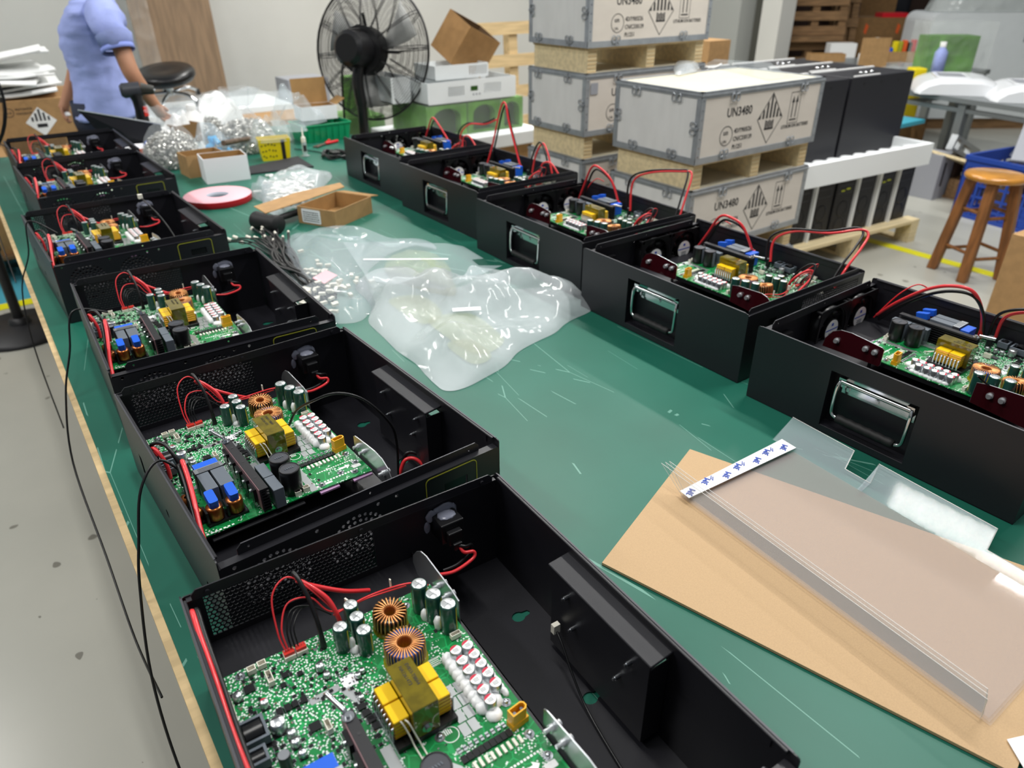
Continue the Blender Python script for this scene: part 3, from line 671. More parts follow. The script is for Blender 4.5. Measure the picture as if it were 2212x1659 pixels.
# mains socket moulded to the rear wall
m=M(); m.box(.330,.366,CD_-.034,CD_-t,.104,.138); m.box(.336,.358,CD_-.044,CD_-.034,.106,.128); m.box(.340,.354,CD_-.050,CD_-.044,.100,.112)
so=m.build('power_socket','plastic_black',proto,bevel=.002)
blob('sealant',[(.350,CD_-.004,.142,.018,.003,.008),(.330,CD_-.004,.136,.009,.003,.011),(.323,CD_-.003,.118,.005,.002,.011),(.366,CD_-.004,.130,.005,.003,.014),(.348,CD_-.014,.1385,.014,.012,.003)],'sealant',seed=3,parent=so)
def wire(name,P,r,m_,parent,n=8,sub=7):
    m=M(); m.tube(P,r,n=n,sub=sub); return m.build(name,m_,parent)
wire('red_wire',[(.349,CD_-.045,.108),(.352,CD_-.055,.098),(.366,CD_-.058,.094),(.362,CD_-.062,.086),(.330,CD_-.066,.082),(.305,CD_-.060,.084)],.0026,'red_wire',proto)
wire('black_wire',[(.345,CD_-.046,.108),(.356,CD_-.052,.104),(.368,CD_-.048,.098),(.365,CD_-.05,.088),(.340,CD_-.058,.084),(.318,CD_-.056,.082)],.0026,'black_wire',proto)
# control leads to the red connectors and the heavy supply pair
def leadset(par,v=0):
    j=lambda a:a+rnd.uniform(-.004,.004)*v
    wire('red_wire',[(.086,.428,Z+.011),(.084,.440,Z+.030),(j(.090),.462,Z+.066),(j(.112),.470,Z+.078),(j(.132),.455,Z+.060),(.152,.436,Z+.028)],.0011,'red_wire',par,6)
    wire('red_wire',[(.089,.428,Z+.011),(.089,.440,Z+.034),(j(.104),.456,Z+.052),(j(.130),.452,Z+.050),(.150,.442,Z+.024),(.20,.452,Z+.010),(.245,.437,Z+.018)],.0011,'red_wire',par,6)
    for k in range(3):
        wire('black_wire',[(.093+k*.004,.428,Z+.011),(.094+k*.004,.438,Z+.030),(j(.106+k*.004),.452,Z+.044-k*.004),(j(.128),.456,Z+.034),(.150,.450,Z+.012)],.0010,'black_wire',par,6)
    wire('red_cable',[(.154,.428,Z+.004),(.153,.432,Z+.022),(.147,.444,Z+.046),(j(.130),.462,Z+.064),(j(.124),.474,Z+.062),(.140,.476,Z+.044),(.176,.472,Z+.018),(.21,.478,Z-.005)],.0029,'red_wire',par)
    wire('black_cable',[(.127,.418,Z+.002),(.127,.422,Z+.028),(.126,.440,Z+.058),(.122,.462,Z+.078),(j(.122),.476,Z+.074),(.142,.478,Z+.040),(.185,.480,Z+.005)],.0027,'black_wire',par)
    m=M(); m.cyl((.127,.418,Z),(.127,.420,Z+.022),.0042,.0030,n=10); m.build('lead_sleeve','plastic_black',par)
    m=M(); m.cb((.170,.446,Z+.024),(.002,.006,.012),0,.3); m.cb((.228,.446,Z+.024),(.0015,.003,.014),0,.1); m.build('cable_tie','white_plastic',par)
    wire('red_wire',[(.150,.440,Z+.020),(.20,.449,Z+.016),(.246,.436,Z+.022),(.272,.430,Z+.010)],.0013,'red_wire',par,6)
LEADS=[c for c in proto.children]
leadset(proto)
POSE=dict(L1=(.125,3.413,.29),L2=(.128,2.840,1.98),L3=(.078,2.090,1.62),L4=(.083,1.379,-1.41),L5=(.095,.760,2.07),L6=(.019,.199,-2.65),
 R1=(1.338,2.600,-.94),R2=(1.313,2.014,.34),R3=(1.259,1.419,-.98),R4=(1.233,.850,.09),R5=(1.219,.270,1.39))
LL=dict(L6='open black metal case, nearest one in the left row, cut by the bottom edge',
 L5='second nearest open metal case of the left row, black cable arching over its board',
 L4='third nearest open metal case of the left row, beside the crumpled clear bags',
 L3='fourth nearest open metal case of the left row, white plug lead standing up inside',
 L2='fifth nearest open metal case of the left row, just behind the white plug lead',
 L1='open black metal case at the far end of the left row, before the tilted lid',
 R5='open metal case with fans, nearest of the right row, cut by the right edge',
 R4='second nearest open metal case of the right row, red lead looping outside it',
 R3='third nearest open metal case of the right row, in front of the wooden crates',
 R2='fourth nearest open metal case of the right row, red lead peaking high above',
 R1='open metal case at the far end of the right row, before the large floor fan')
CASES={}
def place(n,src):
    x,y,a=POSE[n]; o=proto if n=='L6' else copy_tree(src); a=R(a)
    if n[0]=='R':
        x+=CW*math.cos(a)-CD_*math.sin(a); y+=CW*math.sin(a)+CD_*math.cos(a); a+=PI
    o.location=(x,y,T+.0006); o.rotation_euler=(0,0,a); tag(o,LL[n],'metal case','metal cases on the bench'); CASES[n]=o; return o
for n in ('L5','L4','L3','L2','L1'): place(n,proto)
r1=place('R1',proto)
# cooling fans on the vented wall (right row only)
def fan(par,cx):
    m=M(); X=XZ(.0)
    s=.058; m.plate(rrect(cx-s,cx+s,.036,.152,.005,3),[circ(cx,.094,.053,26)],.003,XZ(.005)); m.plate(rrect(cx-s,cx+s,.036,.152,.005,3),[circ(cx,.094,.053,26)],.003,XZ(.0275))
    m.lathe([(.0545,0),(.0545,.022),(.053,.022),(.053,0),(.0545,0)],(0,0,0),26,0,Matrix.Translation((cx,.004,.094))@Matrix.Rotation(-PI/2,4,'X'))
    m.cyl((cx,.006,.094),(cx,.010,.094),.022,n=20)
    for k in range(4):
        a=R(20)+PI/2*k; m.tube([(cx+.02*math.cos(a),.0075,.094+.02*math.sin(a)),(cx+.053*math.cos(a+.3),.0075,.094+.053*math.sin(a+.3))],.002,n=5,sub=1)
    for sx in (-1,1):
        for sz in (-1,1): m.cyl((cx+sx*.052,.005,.094+sz*.052),(cx+sx*.052,.0275,.094+sz*.052),.0045,n=8)
    f=m.build('cooling_fan','plastic_black',par)
    m=M(); m.cyl((cx,.010,.094),(cx,.026,.094),.0275,n=24); m.build('hub','plastic_black',f)
    for k in range(7):
        a=2*PI*k/7; vs=[]; 
        for r in (.026,.038,.0515):
            for tt in (-.5,.5):
                b=a+tt*.62; vs.append((cx+r*math.cos(b+r*6),.0175+tt*.012,.094+r*math.sin(b+r*6)))
        m=M(); m.add(vs,[(0,1,3,2),(2,3,5,4)],0,True); m.build('blade','plastic_black',f,solid=.0012)
    m=M(); m.cyl((cx,.0261,.094),(cx,.0266,.094),.0245,n=26,capmi=0)
    m.box(cx-.0235,cx+.0235,.0266,.0268,.094,.0968,1); m.box(cx-.004,cx+.004,.0266,.0268,.104,.111,1)
    for k in range(3): m.box(cx-.010,cx+.010,.0266,.0268,.076+k*.0045,.078+k*.0045,2)
    m.build('fan_label',['white','ink_blue','grey_part'],f)
for cx in (.072,.190): fan(r1,cx)
for n in ('R2','R3','R4','R5'): place(n,r1)
tag(proto,LL['L6'],'metal case','metal cases on the bench'); x,y,a=POSE['L6']; proto.location=(x,y,T+.0006); proto.rotation_euler=(0,0,R(a)); CASES['L6']=proto
# leads that differ from case to case; local x,y,z of the left-row orientation
def rl(P): return [(CW-a,CD_-b,c) for a,b,c in P]
for n in ('L1','L2','L3','L4','L5'):
    c=CASES[n]; k=rnd.uniform(-.008,.008)
    wire('red_cable',[(.013,.335+k,Z+.030),(.008,.332,Z+.044),(.012,.315,Z+.050),(.018,.300,Z+.030),(.018,.296,Z+.004)],.0032,'red_wire',c)
    wire('black_cable',[(.006,.338,Z+.030),(.010,.334+k,Z+.052),(.024,.312,Z+.058),(.032,.288,Z+.040),(.036,.280,Z+.006)],.0032,'black_wire',c)
    wire('red_cable',[(.032,.262,Z+.006),(.034,.256,Z+.040),(.032,.240,Z+.062),(.028,.205,Z+.052),(.022,.170,Z+.038),(.014,.13,Z+.018),(.009,.085,Z-.010),(.006,.03,Z-.04)],.0036,'red_wire',c)
    wire('black_cable',[(.028,.262,Z+.006),(.028,.258,Z+.036),(.026,.240,Z+.056),(.022,.205,Z+.046),(.016,.170,Z+.032),(.010,.13,Z+.012),(.005,.085,Z-.014)],.0036,'black_wire',c)
for n in ('L6',):
    c=CASES[n]
    wire('red_cable',[(.006,.52,Z+.030),(.008,.500,.165),(.007,.46,.164),(.007,.40,.158),(.006,.33,.152),(.008,.27,.146),(.012,.22,.13)],.0034,'red_wire',c)
    wire('black_cable',[(.010,.52,Z+.030),(.013,.500,.165),(.012,.46,.162),(.012,.40,.154),(.011,.33,.146),(.012,.27,.140),(.016,.22,.126)],.0032,'black_wire',c)
    m=M(); m.cb((.399,.325,.062),(.010,.007,.014)); m.build('white_connector','white_plastic',c)
    wire('black_wire',[(.399,.322,.058),(.396,.305,.050),(.390,.275,.030),(.384,.235,.010),(.372,.16,.006),(.365,.10,.006)],.0016,'black_wire',c,6)
c=CASES['L5']; wire('black_cable',[(.225,.324,Z+.006),(.231,.290,Z+.050),(.241,.240,Z+.088),(.268,.200,.222),(.305,.181,.205),(.342,.172,.150),(.354,.178,.10),(.362,.200,.02)],.0022,'black_wire',c)
c=CASES['L3']; wire('black_wire',[(.34,.11,.01),(.345,.16,.09),(.330,.23,.16),(.300,.30,.215)],.0020,'black_wire',c,6)
m=M(); m.cb((.298,.306,.220),(.012,.012,.012)); m.build('white_connector','white_plastic',c)
c=CASES['L5']; m=M(); 
wire('red_wire',[(.372,.215,.004),(.385,.215,.030),(.40,.205,.034),(.41,.19,.020),(.405,.18,.004)],.0035,'red_wire',c); wire('black_wire',[(.380,.225,.004),(.395,.225,.036),(.412,.21,.034),(.418,.19,.006)],.0035,'black_wire',c)
# black leads hanging off the left edge of the bench
def edge_wire(n,P):
    c=CASES[n]; M4=(Matrix.Translation(c.location)@Matrix.Rotation(c.rotation_euler.z,4,'Z')).inverted(); wire('black_wire',[M4@Vector(p) for p in P],.0022,'black_wire',c,6)
edge_wire('L5',[(.125,1.00,T+.135),(.092,1.02,T+.175),(.055,1.00,T+.150),(.030,.975,T+.08),(.012,.95,T+.02),(-.012,.92,T-.12),(-.02,.88,T-.28),(-.012,.80,T-.42)])
edge_wire('L4',[(.14,1.72,T+.15),(.075,1.73,T+.165),(.045,1.70,T+.09),(.01,1.66,T+.01),(-.02,1.60,T-.12),(-.02,1.40,T-.24),(-.02,1.2,T-.30),(-.01,1.0,T-.26)])
edge_wire('L3',[(.13,2.42,T+.15),(.070,2.44,T+.19),(.045,2.43,T+.10),(.0,2.40,T+.01),(-.02,2.35,T-.15),(-.02,2.30,T-.4)])
edge_wire('L1',[(.14,3.72,T+.15),(.10,3.75,T+.185),(.07,3.74,T+.10),(.0,3.70,T+.01),(-.01,3.5,T-.10),(-.01,3.2,T-.22)])
# right row loops (given in the right row's own x,y)
ARC=dict(R5=[(.397,.483,.10),(.380,.44,.15),(.362,.38,.205),(.352,.33,.232),(.356,.29,.232),(.385,.272,.19),(.412,.268,.135)],
 R4=[(.397,.483,.10),(.385,.44,.16),(.372,.40,.215),(.366,.36,.225),(.375,.32,.205),(.395,.29,.135)],
 R3=[(.390,.490,.10),(.382,.45,.17),(.375,.41,.235),(.372,.37,.245),(.385,.32,.21),(.398,.29,.135)],
 R2=[(.35,.46,.11),(.37,.44,.20),(.39,.41,.34),(.395,.385,.36),(.392,.36,.30),(.397,.32,.20),(.398,.29,.135)],
 R1=[(.38,.49,.11),(.385,.45,.18),(.385,.41,.225),(.388,.36,.20),(.398,.29,.135)])
for n,P in ARC.items():
    c=CASES[n]; wire('red_cable',rl(P),.0036,'red_wire',c,sub=10); wire('black_cable',rl([(a+.006,b-.004,z-.012) for a,b,z in P]),.0034,'black_wire',c,sub=10)
    a=P[-1]; m=M(); m.cyl((CW-a[0],CD_-a[1],.118),(CW-a[0],CD_-a[1],.146),.0052,.0042,n=10); m.build('terminal_sleeve','conn_red',c)
L2=dict(R5=[(.427,.243,.125),(.415,.236,.175),(.400,.20,.205),(.40,.15,.215),(.41,.10,.20)],
 R4=[(.396,.235,.13),(.410,.243,.185),(.43,.20,.215),(.46,.12,.225),(.515,.075,.235),(.520,.055,.225),(.480,.045,.20),(.425,.04,.165),(.39,.04,.12)],
 R3=[(.396,.235,.13),(.405,.240,.22),(.425,.19,.255),(.470,.10,.27),(.480,.07,.265),(.44,.05,.20),(.41,.04,.14)],
 R2=[(.40,.22,.13),(.402,.20,.20),(.41,.17,.245),(.405,.13,.21),(.40,.10,.15)],
 R1=[(.40,.20,.13),(.40,.19,.19),(.42,.15,.23),(.46,.09,.235),(.48,.03,.26)])
for n,P in L2.items():
    c=CASES[n]; wire('red_cable',rl(P),.0034,'red_wire',c,sub=10); wire('black_cable',rl([(a-.004,b+.012,z+.003) for a,b,z in P]),.0032,'black_wire',c,sub=10)
for n in ('R5','R4','R3'):
    c=CASES[n]; wire('red_wire',rl([(.40,.49,.09),(.40,.45,.16),(.41,.42,.192),(.425,.40,.185)]),.0016,'red_wire',c,6)
for n in ('R2','R1'):
    wire('red_cable',rl([(.35,.10,.13),(.36,.11,.185),(.36,.06,.20),(.37,.02,.16)]),.0034,'red_wire',CASES[n])
m=M();
wire('black_wire',rl([(.125,.16,.17),(.150,.150,.150),(.185,.14,.128)]),.0018,'black_wire',CASES['R5'],6)

# ================================================================ things on the bench
random.seed(3)
def pillow(P,base,H,nr=26,na=96,seed=0,amp=.25,cen=None,p=2.2,ridge=.5,bot=.002,flat=False):
    """closed crumpled bag from a ground outline"""
    P=[Vector((a[0],a[1],0)) for a in P]; Q=catmull(P,2*na//len(P)+3,True); n=len(Q)
    Q=[Q[int(i*n/na)%n] for i in range(na)]
    c=sum(Q,Vector())/na if cen is None else Vector((cen[0],cen[1],0))
    m=M(); vs=[]; rc=random.Random(int(seed*7)+1); xs=[q.x for q in Q]; ys=[q.y for q in Q]; sz=max(max(xs)-min(xs),max(ys)-min(ys)); CR=[]
    for k in range(int(60*ridge)+4):
        th=rc.uniform(0,PI); w_=rc.uniform(.025,.12); CR.append((rc.uniform(min(xs),max(xs)),rc.uniform(min(ys),max(ys)),math.cos(th),math.sin(th),w_*sz,rc.uniform(.10,.5)*sz,rc.uniform(.3,1)*min(1,w_/.09)*(1 if rc.random()<.65 else -.7)))
    for j in range(nr+1):
        s=j/nr
        for i in range(na):
            q=c.lerp(Q[i],s); sc=7
            nz=noise.noise(Vector((q.x*sc,q.y*sc,seed)))
            h=H*max(0,(1-s**p))**.6*(1+amp*nz*2); cr=0
            for (ax,ay,dx,dy,w,L_,am) in CR:
                ux,uy=q.x-ax,q.y-ay; d=abs(ux*dy-uy*dx); l=abs(ux*dx+uy*dy)
                if d<w and l<L_: cr+=am*(1-d/w)*(1-(l/L_)**2)
            h+=ridge*H*.42*cr*min(1,3.5*(1-s)+.08)
            k=noise.noise(Vector((q.x*9,q.y*9,seed+2)))*.012*s
            vs.append((q.x+k,q.y-k,base+max(bot,h)))
    fs=[(j*na+i,(j+1)*na+i,(j+1)*na+(i+1)%na,j*na+(i+1)%na) for j in range(nr) for i in range(na)]
    m.add(vs,fs,0,True)
    vb=[(v[0],v[1],base+.0012) for v in vs[nr*na:]]; m.add(vs[nr*na:]+vb,[(i,na+i,na+(i+1)%na,(i+1)%na) for i in range(na)],0,True)
    m.add(vb,[tuple(range(na))[::-1]],0)
    return m
# large folded clear bag in the middle
o=pillow([(.93,1.93),(.80,1.90),(.77,1.75),(.71,1.62),(.70,1.50),(.695,1.33),(.690,1.205),(.78,1.20),(.95,1.26),(1.10,1.31),(1.235,1.345),(1.275,1.42),(1.235,1.54),(1.15,1.60),(1.20,1.70),(1.13,1.74),(1.03,1.70)],T,.060,seed=1,amp=.5,ridge=.9,nr=60,na=240).build('plastic_bag','bag_milky')
tag(o,'large crumpled clear plastic bag lying across the middle of the green bench','plastic bag')
m=M(); X=Matrix.Translation(AT(1008,668,T+.075))@Matrix.Rotation(R(-28),4,'Z'); m.box(-.035,.035,-.010,.010,0,.0008,0,X); m.box(-.025,.025,.001,.004,.0008,.001,1,X); m.build('paper_label',['paper','tape_pink'],o)
for q,s in (((1010,700),1),((1020,740),.55),((900,650),.8)):
    a=AT(*q,T+.03); m=pillow([(a.x-.05*s,a.y-.10*s),(a.x+.05*s,a.y-.08*s),(a.x+.07*s,a.y+.10*s),(a.x-.04*s,a.y+.12*s)],T+.003,.014,nr=10,na=40,seed=q[0]); m.build('inner_sleeve','bag_yellow',o)
o=pillow([(.86,2.43),(.80,2.42),(.70,2.28),(.66,2.10),(.61,1.85),(.615,1.72),(.66,1.66),(.72,1.66),(.80,1.78),(.86,1.95),(.98,2.05),(1.10,2.10),(1.15,2.02),(1.16,2.12),(1.05,2.20),(.95,2.26)],T,.05,seed=12,amp=.5,ridge=.9,nr=44,na=200).build('plastic_bag','bag_film')
tag(o,'crumpled clear bag of small white plastic parts beside the third left case','plastic bag')
m=M(); rr=random.Random(5)
for k in range(90):
    a=AT(rr.gauss(690,32),rr.gauss(618,24),T+rr.uniform(.008,.03)); m.cb(a,(.018,.010,.007),0,rr.uniform(0,3))
q=m.build('white_parts','white_plastic',o); q['kind']='stuff'
m=M(); a=AT(700,600,T+.03); m.box(-.03,.04,-.02,.02,0,.002,0,Matrix.Translation(a)@Matrix.Rotation(.6,4,'Z')@Matrix.Rotation(.3,4,'X')); m.build('pink_slip','tape_pink',o)
# cut clear sheet under the bags
pl=[AT(*q,T+.012) for q in ((745,553),(965,556),(1002,563),(1045,590),(1020,593),(1035,606),(1085,606),(960,660),(800,640))]
m=M(); m.plate([(a.x,a.y) for a in pl][::-1] if False else [(a.x,a.y) for a in pl][::-1],[],.0008,Matrix.Translation((0,0,T+.058)))
for v in range(len(m.v)): pass
o=m.build('clear_sheet','sheet_film'); tag(o,'cut clear plastic sheet with white taped edge resting over the crumpled bags','plastic sheet')
a,b=AT(785,561,T+.059),AT(968,560,T+.059); m=M(); d=(b-a).normalized(); n=Vector((-d.y,d.x,0)); m.plate([(p.x,p.y) for p in (a-n*.005,b-n*.005,b+n*.005,a+n*.005)],[],.001,Matrix.Translation((0,0,T+.0592))); m.build('white_tape','paper',o)
m=M(); m.box(-.012,.012,-.08,.08,T+.001,T+.056,0,Matrix.Translation((AT(900,590,T).x,AT(900,590,T).y,0))); q=pillow([(a.x,a.y) for a in (AT(840,600,T),AT(980,640,T),AT(960,570,T),AT(850,565,T))],T,.052,seed=22); q=q.build('plastic_bag','bag_yellow'); tag(q,'flat milky plastic bag under the cut clear sheet','plastic bag')
# bundle of black cables with white plugs
cb=thing('cable_bundle','bundle of thin black cables with white plugs beside the rubber mallet','cable bundle',(AT(620,560,T).x,AT(620,560,T).y,T))
o0=cb.location.copy()
for k in range(24):
    s=AT(565+rr.uniform(-22,60),505+rr.uniform(-16,22),T+.012+rr.uniform(0,.03))-o0; e=AT(700+rr.uniform(-20,30),640+rr.uniform(-15,15),T+.01)-o0
    mid=AT(600+rr.uniform(-10,40),560+rr.uniform(-14,14),T+.02+rr.uniform(0,.03))-o0; mid2=AT(650+rr.uniform(-10,20),600+rr.uniform(-12,12),T+.015+rr.uniform(0,.02))-o0
    w=wire('black_wire',[s,s.lerp(mid,.5)+Vector((0,0,.006)),mid,mid2,e],.0042,'black_wire',cb,6,5)
    m=M(); d=(s-mid).normalized(); m.cyl(s-d*.002,s+d*.018,.0050,.0042,n=6); m.build('white_plug','white_plastic',cb)
for k in range(5):
    s=AT(485+k*14,520+rr.uniform(-6,6),T+.03)-o0; e=AT(640,585,T+.01)-o0; wire('black_wire',[s,s.lerp(e,.4)+Vector((0,0,.03)),e],.0026,'black_wire',cb,6,5)
    m=M(); m.cyl(s,s+Vector((-.012,.008,.006)),.006,n=6); m.build('white_plug','white_plastic',cb)
# rubber mallet
ml=thing('rubber_mallet','black rubber mallet lying beside the kraft tray with white label','mallet',(.77,2.54,T))
m=M(); X=Matrix.Translation((0,0,.034))@Matrix.Rotation(R(-66),4,'Z')@Matrix.Rotation(PI/2,4,'Y'); m.lathe([(0,-.058),(.030,-.058),(.033,-.052),(.030,-.03),(.029,0),(.030,.03),(.033,.052),(.030,.058),(0,.058)],(0,0,0),22,0,X); m.build('head','rubber',ml)
m=M(); m.tube([(.02,.01,.034),(.10,.06,.028),(.22,.13,.020),(.30,.17,.018)],[.011,.012,.014,.015],n=10,sub=3); m.build('handle','rubber',ml)
# roll of double sided tape
tp=thing('tape_roll','wide roll of pink faced tape with red edge lying flat on the bench','tape roll',(.748,3.053,T))
m=M(); m.lathe([(.045,.026),(.128,.027),(.130,.025)],(0,0,0),48,0); m.lathe([(.130,.025),(.130,.002),(.128,0)],(0,0,0),48,1); m.lathe([(.128,0),(.045,0)],(0,0,0),48,0); m.build('tape',['tape_pink','tape_red'],tp)
m=M(); m.lathe([(.045,0),(.045,.026),(.0415,.026),(.0415,0),(.045,0)],(0,0,0),32,0); m.build('core','core_paper',tp)
# open kraft boxes ------------------------------------------------
def open_box(name,label,cat,x,y,z,w,d,h,rz,mt=('cardboard','cardboard_in'),t=.003,flaps=(),group=None,tilt=None):
    b=thing(name,label,cat,(x,y,z),rz,group)
    if tilt: b.rotation_euler=tilt
    m=M(); m.box(-w/2,w/2,-d/2,d/2,0,t)
    for x0,x1,y0,y1 in ((-w/2,w/2,-d/2,-d/2+t),(-w/2,w/2,d/2-t,d/2),(-w/2,-w/2+t,-d/2+t,d/2-t),(w/2-t,w/2,-d/2+t,d/2-t)): m.box(x0,x1,y0,y1,t,h)
    m.build('box_body',mt[0],b); e=t+.0006
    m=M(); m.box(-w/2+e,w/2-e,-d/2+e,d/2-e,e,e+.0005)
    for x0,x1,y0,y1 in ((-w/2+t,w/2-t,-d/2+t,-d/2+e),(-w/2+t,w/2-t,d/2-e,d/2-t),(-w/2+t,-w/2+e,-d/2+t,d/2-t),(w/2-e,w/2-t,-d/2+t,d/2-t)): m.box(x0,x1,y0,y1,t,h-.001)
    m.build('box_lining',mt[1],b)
    for (side,ln,ang) in flaps:
        m=M(); a=R(ang)
        if side in 'fb':
            s=-1 if side=='f' else 1; X=Matrix.Translation((0,s*d/2,h))@Matrix.Rotation(-s*a,4,'X'); m.box(-w/2+.004,w/2-.004,-t/2,t/2,0,ln,0,X)
        else:
            s=-1 if side=='l' else 1; X=Matrix.Translation((s*w/2,0,h))@Matrix.Rotation(s*a,4,'Y'); m.box(-t/2,t/2,-d/2+.004,d/2-.004,0,ln,0,X)
        m.build('flap',mt[1],b)
    return b
kt=open_box('kraft_tray','low open kraft cardboard tray with white barcode label at its left end','cardboard box',1.035,2.555,T,.17,.22,.062,R(-62),flaps=(('b',.05,100),))
m=M(); m.box(-.02,-.065,0,0,0,0) if False else None
X=Matrix.Translation((-.086,-.06,.010))@Matrix.Rotation(PI/2,4,'X'); 
def label_sheet(par,X,w,h,lines=5,name='printed_label'):
    m=M(); m.plate(rrect(0,w,0,h,min(w,h)*.08,2),[],.0006,X); rr=random.Random(int(w*1e4))
    for k in range(lines):
        y=h*(.12+.78*k/lines); x=w*.08
        while x<w*.9:
            l=rr.uniform(.04,.12)*w; m.plate(rect(x,min(x+l,w*.92),y,y+h*.07),[],.0003,X@Matrix.Translation((0,0,.0006)),1); x+=l+w*.03
    return m.build(name,['paper','ink'],par)
label_sheet(kt,Matrix.Translation((-.066,-.1102,.006))@Matrix.Rotation(PI/2,4,'X'),.085,.05)
# torn kraft piece and white filled bag behind the tray
o=pillow([(.905,3.02),(.99,3.15),(1.08,3.27),(1.20,3.30),(1.30,3.24),(1.25,3.10),(1.15,2.98),(1.05,2.85),(.94,2.76),(.86,2.72),(.86,2.84)],T,.055,seed=31,amp=.5,ridge=.7).build('plastic_bag','bag_milky'); tag(o,'clear bag of white plastic clips between the tape roll and the kraft tray','plastic bag')
m=M(); rr=random.Random(8)
for k in range(260):
    a=AT(rr.gauss(632,26),rr.gauss(408,16),T+rr.uniform(.006,.045)); m.cb(a,(.030,.008,.006),0,rr.uniform(0,3))
q=m.build('white_clips','white',o); q['kind']='stuff'
o=pillow([(.88,3.06),(.95,3.18),(.99,3.10),(.95,2.98),(.89,2.93)],T,.05,seed=37,amp=.5,ridge=.8,nr=14,na=50).build('plastic_bag','bag_film'); tag(o,'small crumpled clear bag between the tape roll and the bag of white clips','plastic bag')
m=M(); P=[AT(*q,T+.05) for q in ((550,455),(640,425),(735,403),(745,412),(650,445),(575,470))]; m.plate([(p.x,p.y) for p in P][::-1],[],.003,Matrix.Translation((0,0,T+.063))); o=m.build('torn_cardboard','cardboard'); tag(o,'torn kraft cardboard strip leaning behind the low kraft tray','cardboard')
# black foam sheet
P=[AT(*q,T) for q in ((528,385),(528,365),(645,340),(682,366),(600,378)) ]; m=M(); m.plate([(.965,3.40),(1.02,3.54),(1.30,3.61),(1.28,3.36)][::-1],[],.006,Matrix.Translation((0,0,T+.0005))); o=m.build('foam_sheet','foam_black'); tag(o,'flat black foam sheet lying in front of the yellow box','foam sheet')
# white lined carton and kraft one behind
open_box('small_carton','small open carton with white outer face standing by the tape roll','cardboard box',.885,3.40,T,.185,.135,.105,R(-6),('paper','cardboard_in'))
b=open_box('small_carton','small open kraft carton behind the white faced carton, with printed side','cardboard box',.835,3.56,T,.17,.125,.095,R(4),('cardboard','cardboard_in'))
label_sheet(b,Matrix.Translation((-.03,-.0628,.015))@Matrix.Rotation(PI/2,4,'X'),.05,.06,4)
# yellow printed box
yb=thing('yellow_box','bright yellow tub printed with dots and a dark band, beside the dropper bottle','tub',(1.205,3.655,T),R(-12))
m=M(); w,d,h=.075,.05,.10
for k in range(2): pass
m.plate(rect(-w*.86,w*.86,-d*.86,d*.86),[],.003); 
for a,b_,c,e in (((-w*.86,-d*.86),(w*.86,-d*.86),(w,-d),(-w,-d)),((w*.86,-d*.86),(w*.86,d*.86),(w,d),(w,-d)),((w*.86,d*.86),(-w*.86,d*.86),(-w,d),(w,d)),((-w*.86,d*.86),(-w*.86,-d*.86),(-w,-d),(-w,d))):
    m.add([(a[0],a[1],0),(b_[0],b_[1],0),(c[0],c[1],h),(e[0],e[1],h)],[(0,1,2,3)])
m.build('tub','yellow_plastic',yb,solid=.002)
m=M(); rr=random.Random(2)
for k in range(15): x=-.06+(k%5)*.015+rr.uniform(-.003,.003); z=.02+(k//5)*.028+rr.uniform(-.004,.004); m.cyl((x,-d*(.86+.14*z/h)-.001,z),(x,-d*(.86+.14*z/h)-.0016,z),.004,n=6)
m.box(.030,.048,-d-.003,-d*.86-.0012,.006,.094) if False else m.add([(.028,-d*.866-.0015,.004),(.046,-d*.866-.0015,.004),(.046,-d*.99-.0015,.096),(.028,-d*.99-.0015,.096)],[(0,1,2,3)])
m.build('printed_marks','label_dark',yb)
o=pillow([(1.13,3.62),(1.13,3.72),(1.27,3.72),(1.28,3.60)],T+.085,.07,seed=44,nr=14,na=50,amp=.8,ridge=1).build('plastic_bag','bag_film'); tag(o,'loose clear bag stuffed into the yellow tub','plastic bag')
# dropper bottle
db=thing('dropper_bottle','small clear dropper bottle with long pointed nozzle beside the yellow tub','bottle',(1.342,3.615,T))
m=M(); m.lathe([(0,0),(.022,0),(.024,.003),(.010,.008),(.012,.015),(.0125,.062),(.010,.070),(0,.070)],n=18); m.build('bottle','bag_milky',db)
m=M(); m.lathe([(.0115,.068),(.0115,.088),(.009,.092),(.004,.098),(.0015,.138),(0,.139)],n=14); m.build('nozzle','white_plastic',db)
m=M(); m.lathe([(.0128,.025),(.0128,.055)],n=10,a0=-2.4,a1=-1.0); m.build('label','ink',db)
# green bin
gb=thing('parts_bin','green plastic storage bin at the far end of the bench','storage bin',(1.585,3.985,T),R(1))
m=M(); w,d,h=.135,.10,.088
m.plate(rect(-w+.012,w-.012,-d+.012,d-.012),[],.003)
for pts in (((-w+.012,-d+.012),(w-.012,-d+.012),(w,-d),(-w,-d)),((w-.012,-d+.012),(w-.012,d-.012),(w,d),(w,-d)),((w-.012,d-.012),(-w+.012,d-.012),(-w,d),(w,d)),((-w+.012,d-.012),(-w+.012,-d+.012),(-w,-d),(-w,d))):
    (a,b_,c,e)=pts; m.add([(a[0],a[1],0),(b_[0],b_[1],0),(c[0],c[1],h),(e[0],e[1],h)],[(0,1,2,3)])
m.build('bin_body','green_plastic',gb,solid=.003)
m=M(); m.plate(rrect(-w-.006,w+.006,-d-.006,d+.006,.01),[rrect(-w+.003,w-.003,-d+.003,d-.003,.008)],.007,Matrix.Translation((0,0,h-.004)))
for k in range(7): m.box(-.115+k*.036,-.112+k*.036,-d-.003,-d+.006,.012,h)
m.build('rim_and_ribs','green_plastic',gb)
open_box('flap_carton','open carton with raised brown lid flap and white front, on top of the green bin','cardboard box',1.60,4.06,T+.095,.20,.13,.07,R(-4),('paper','cardboard_in'),flaps=(('b',.13,8),('r',.06,60)))
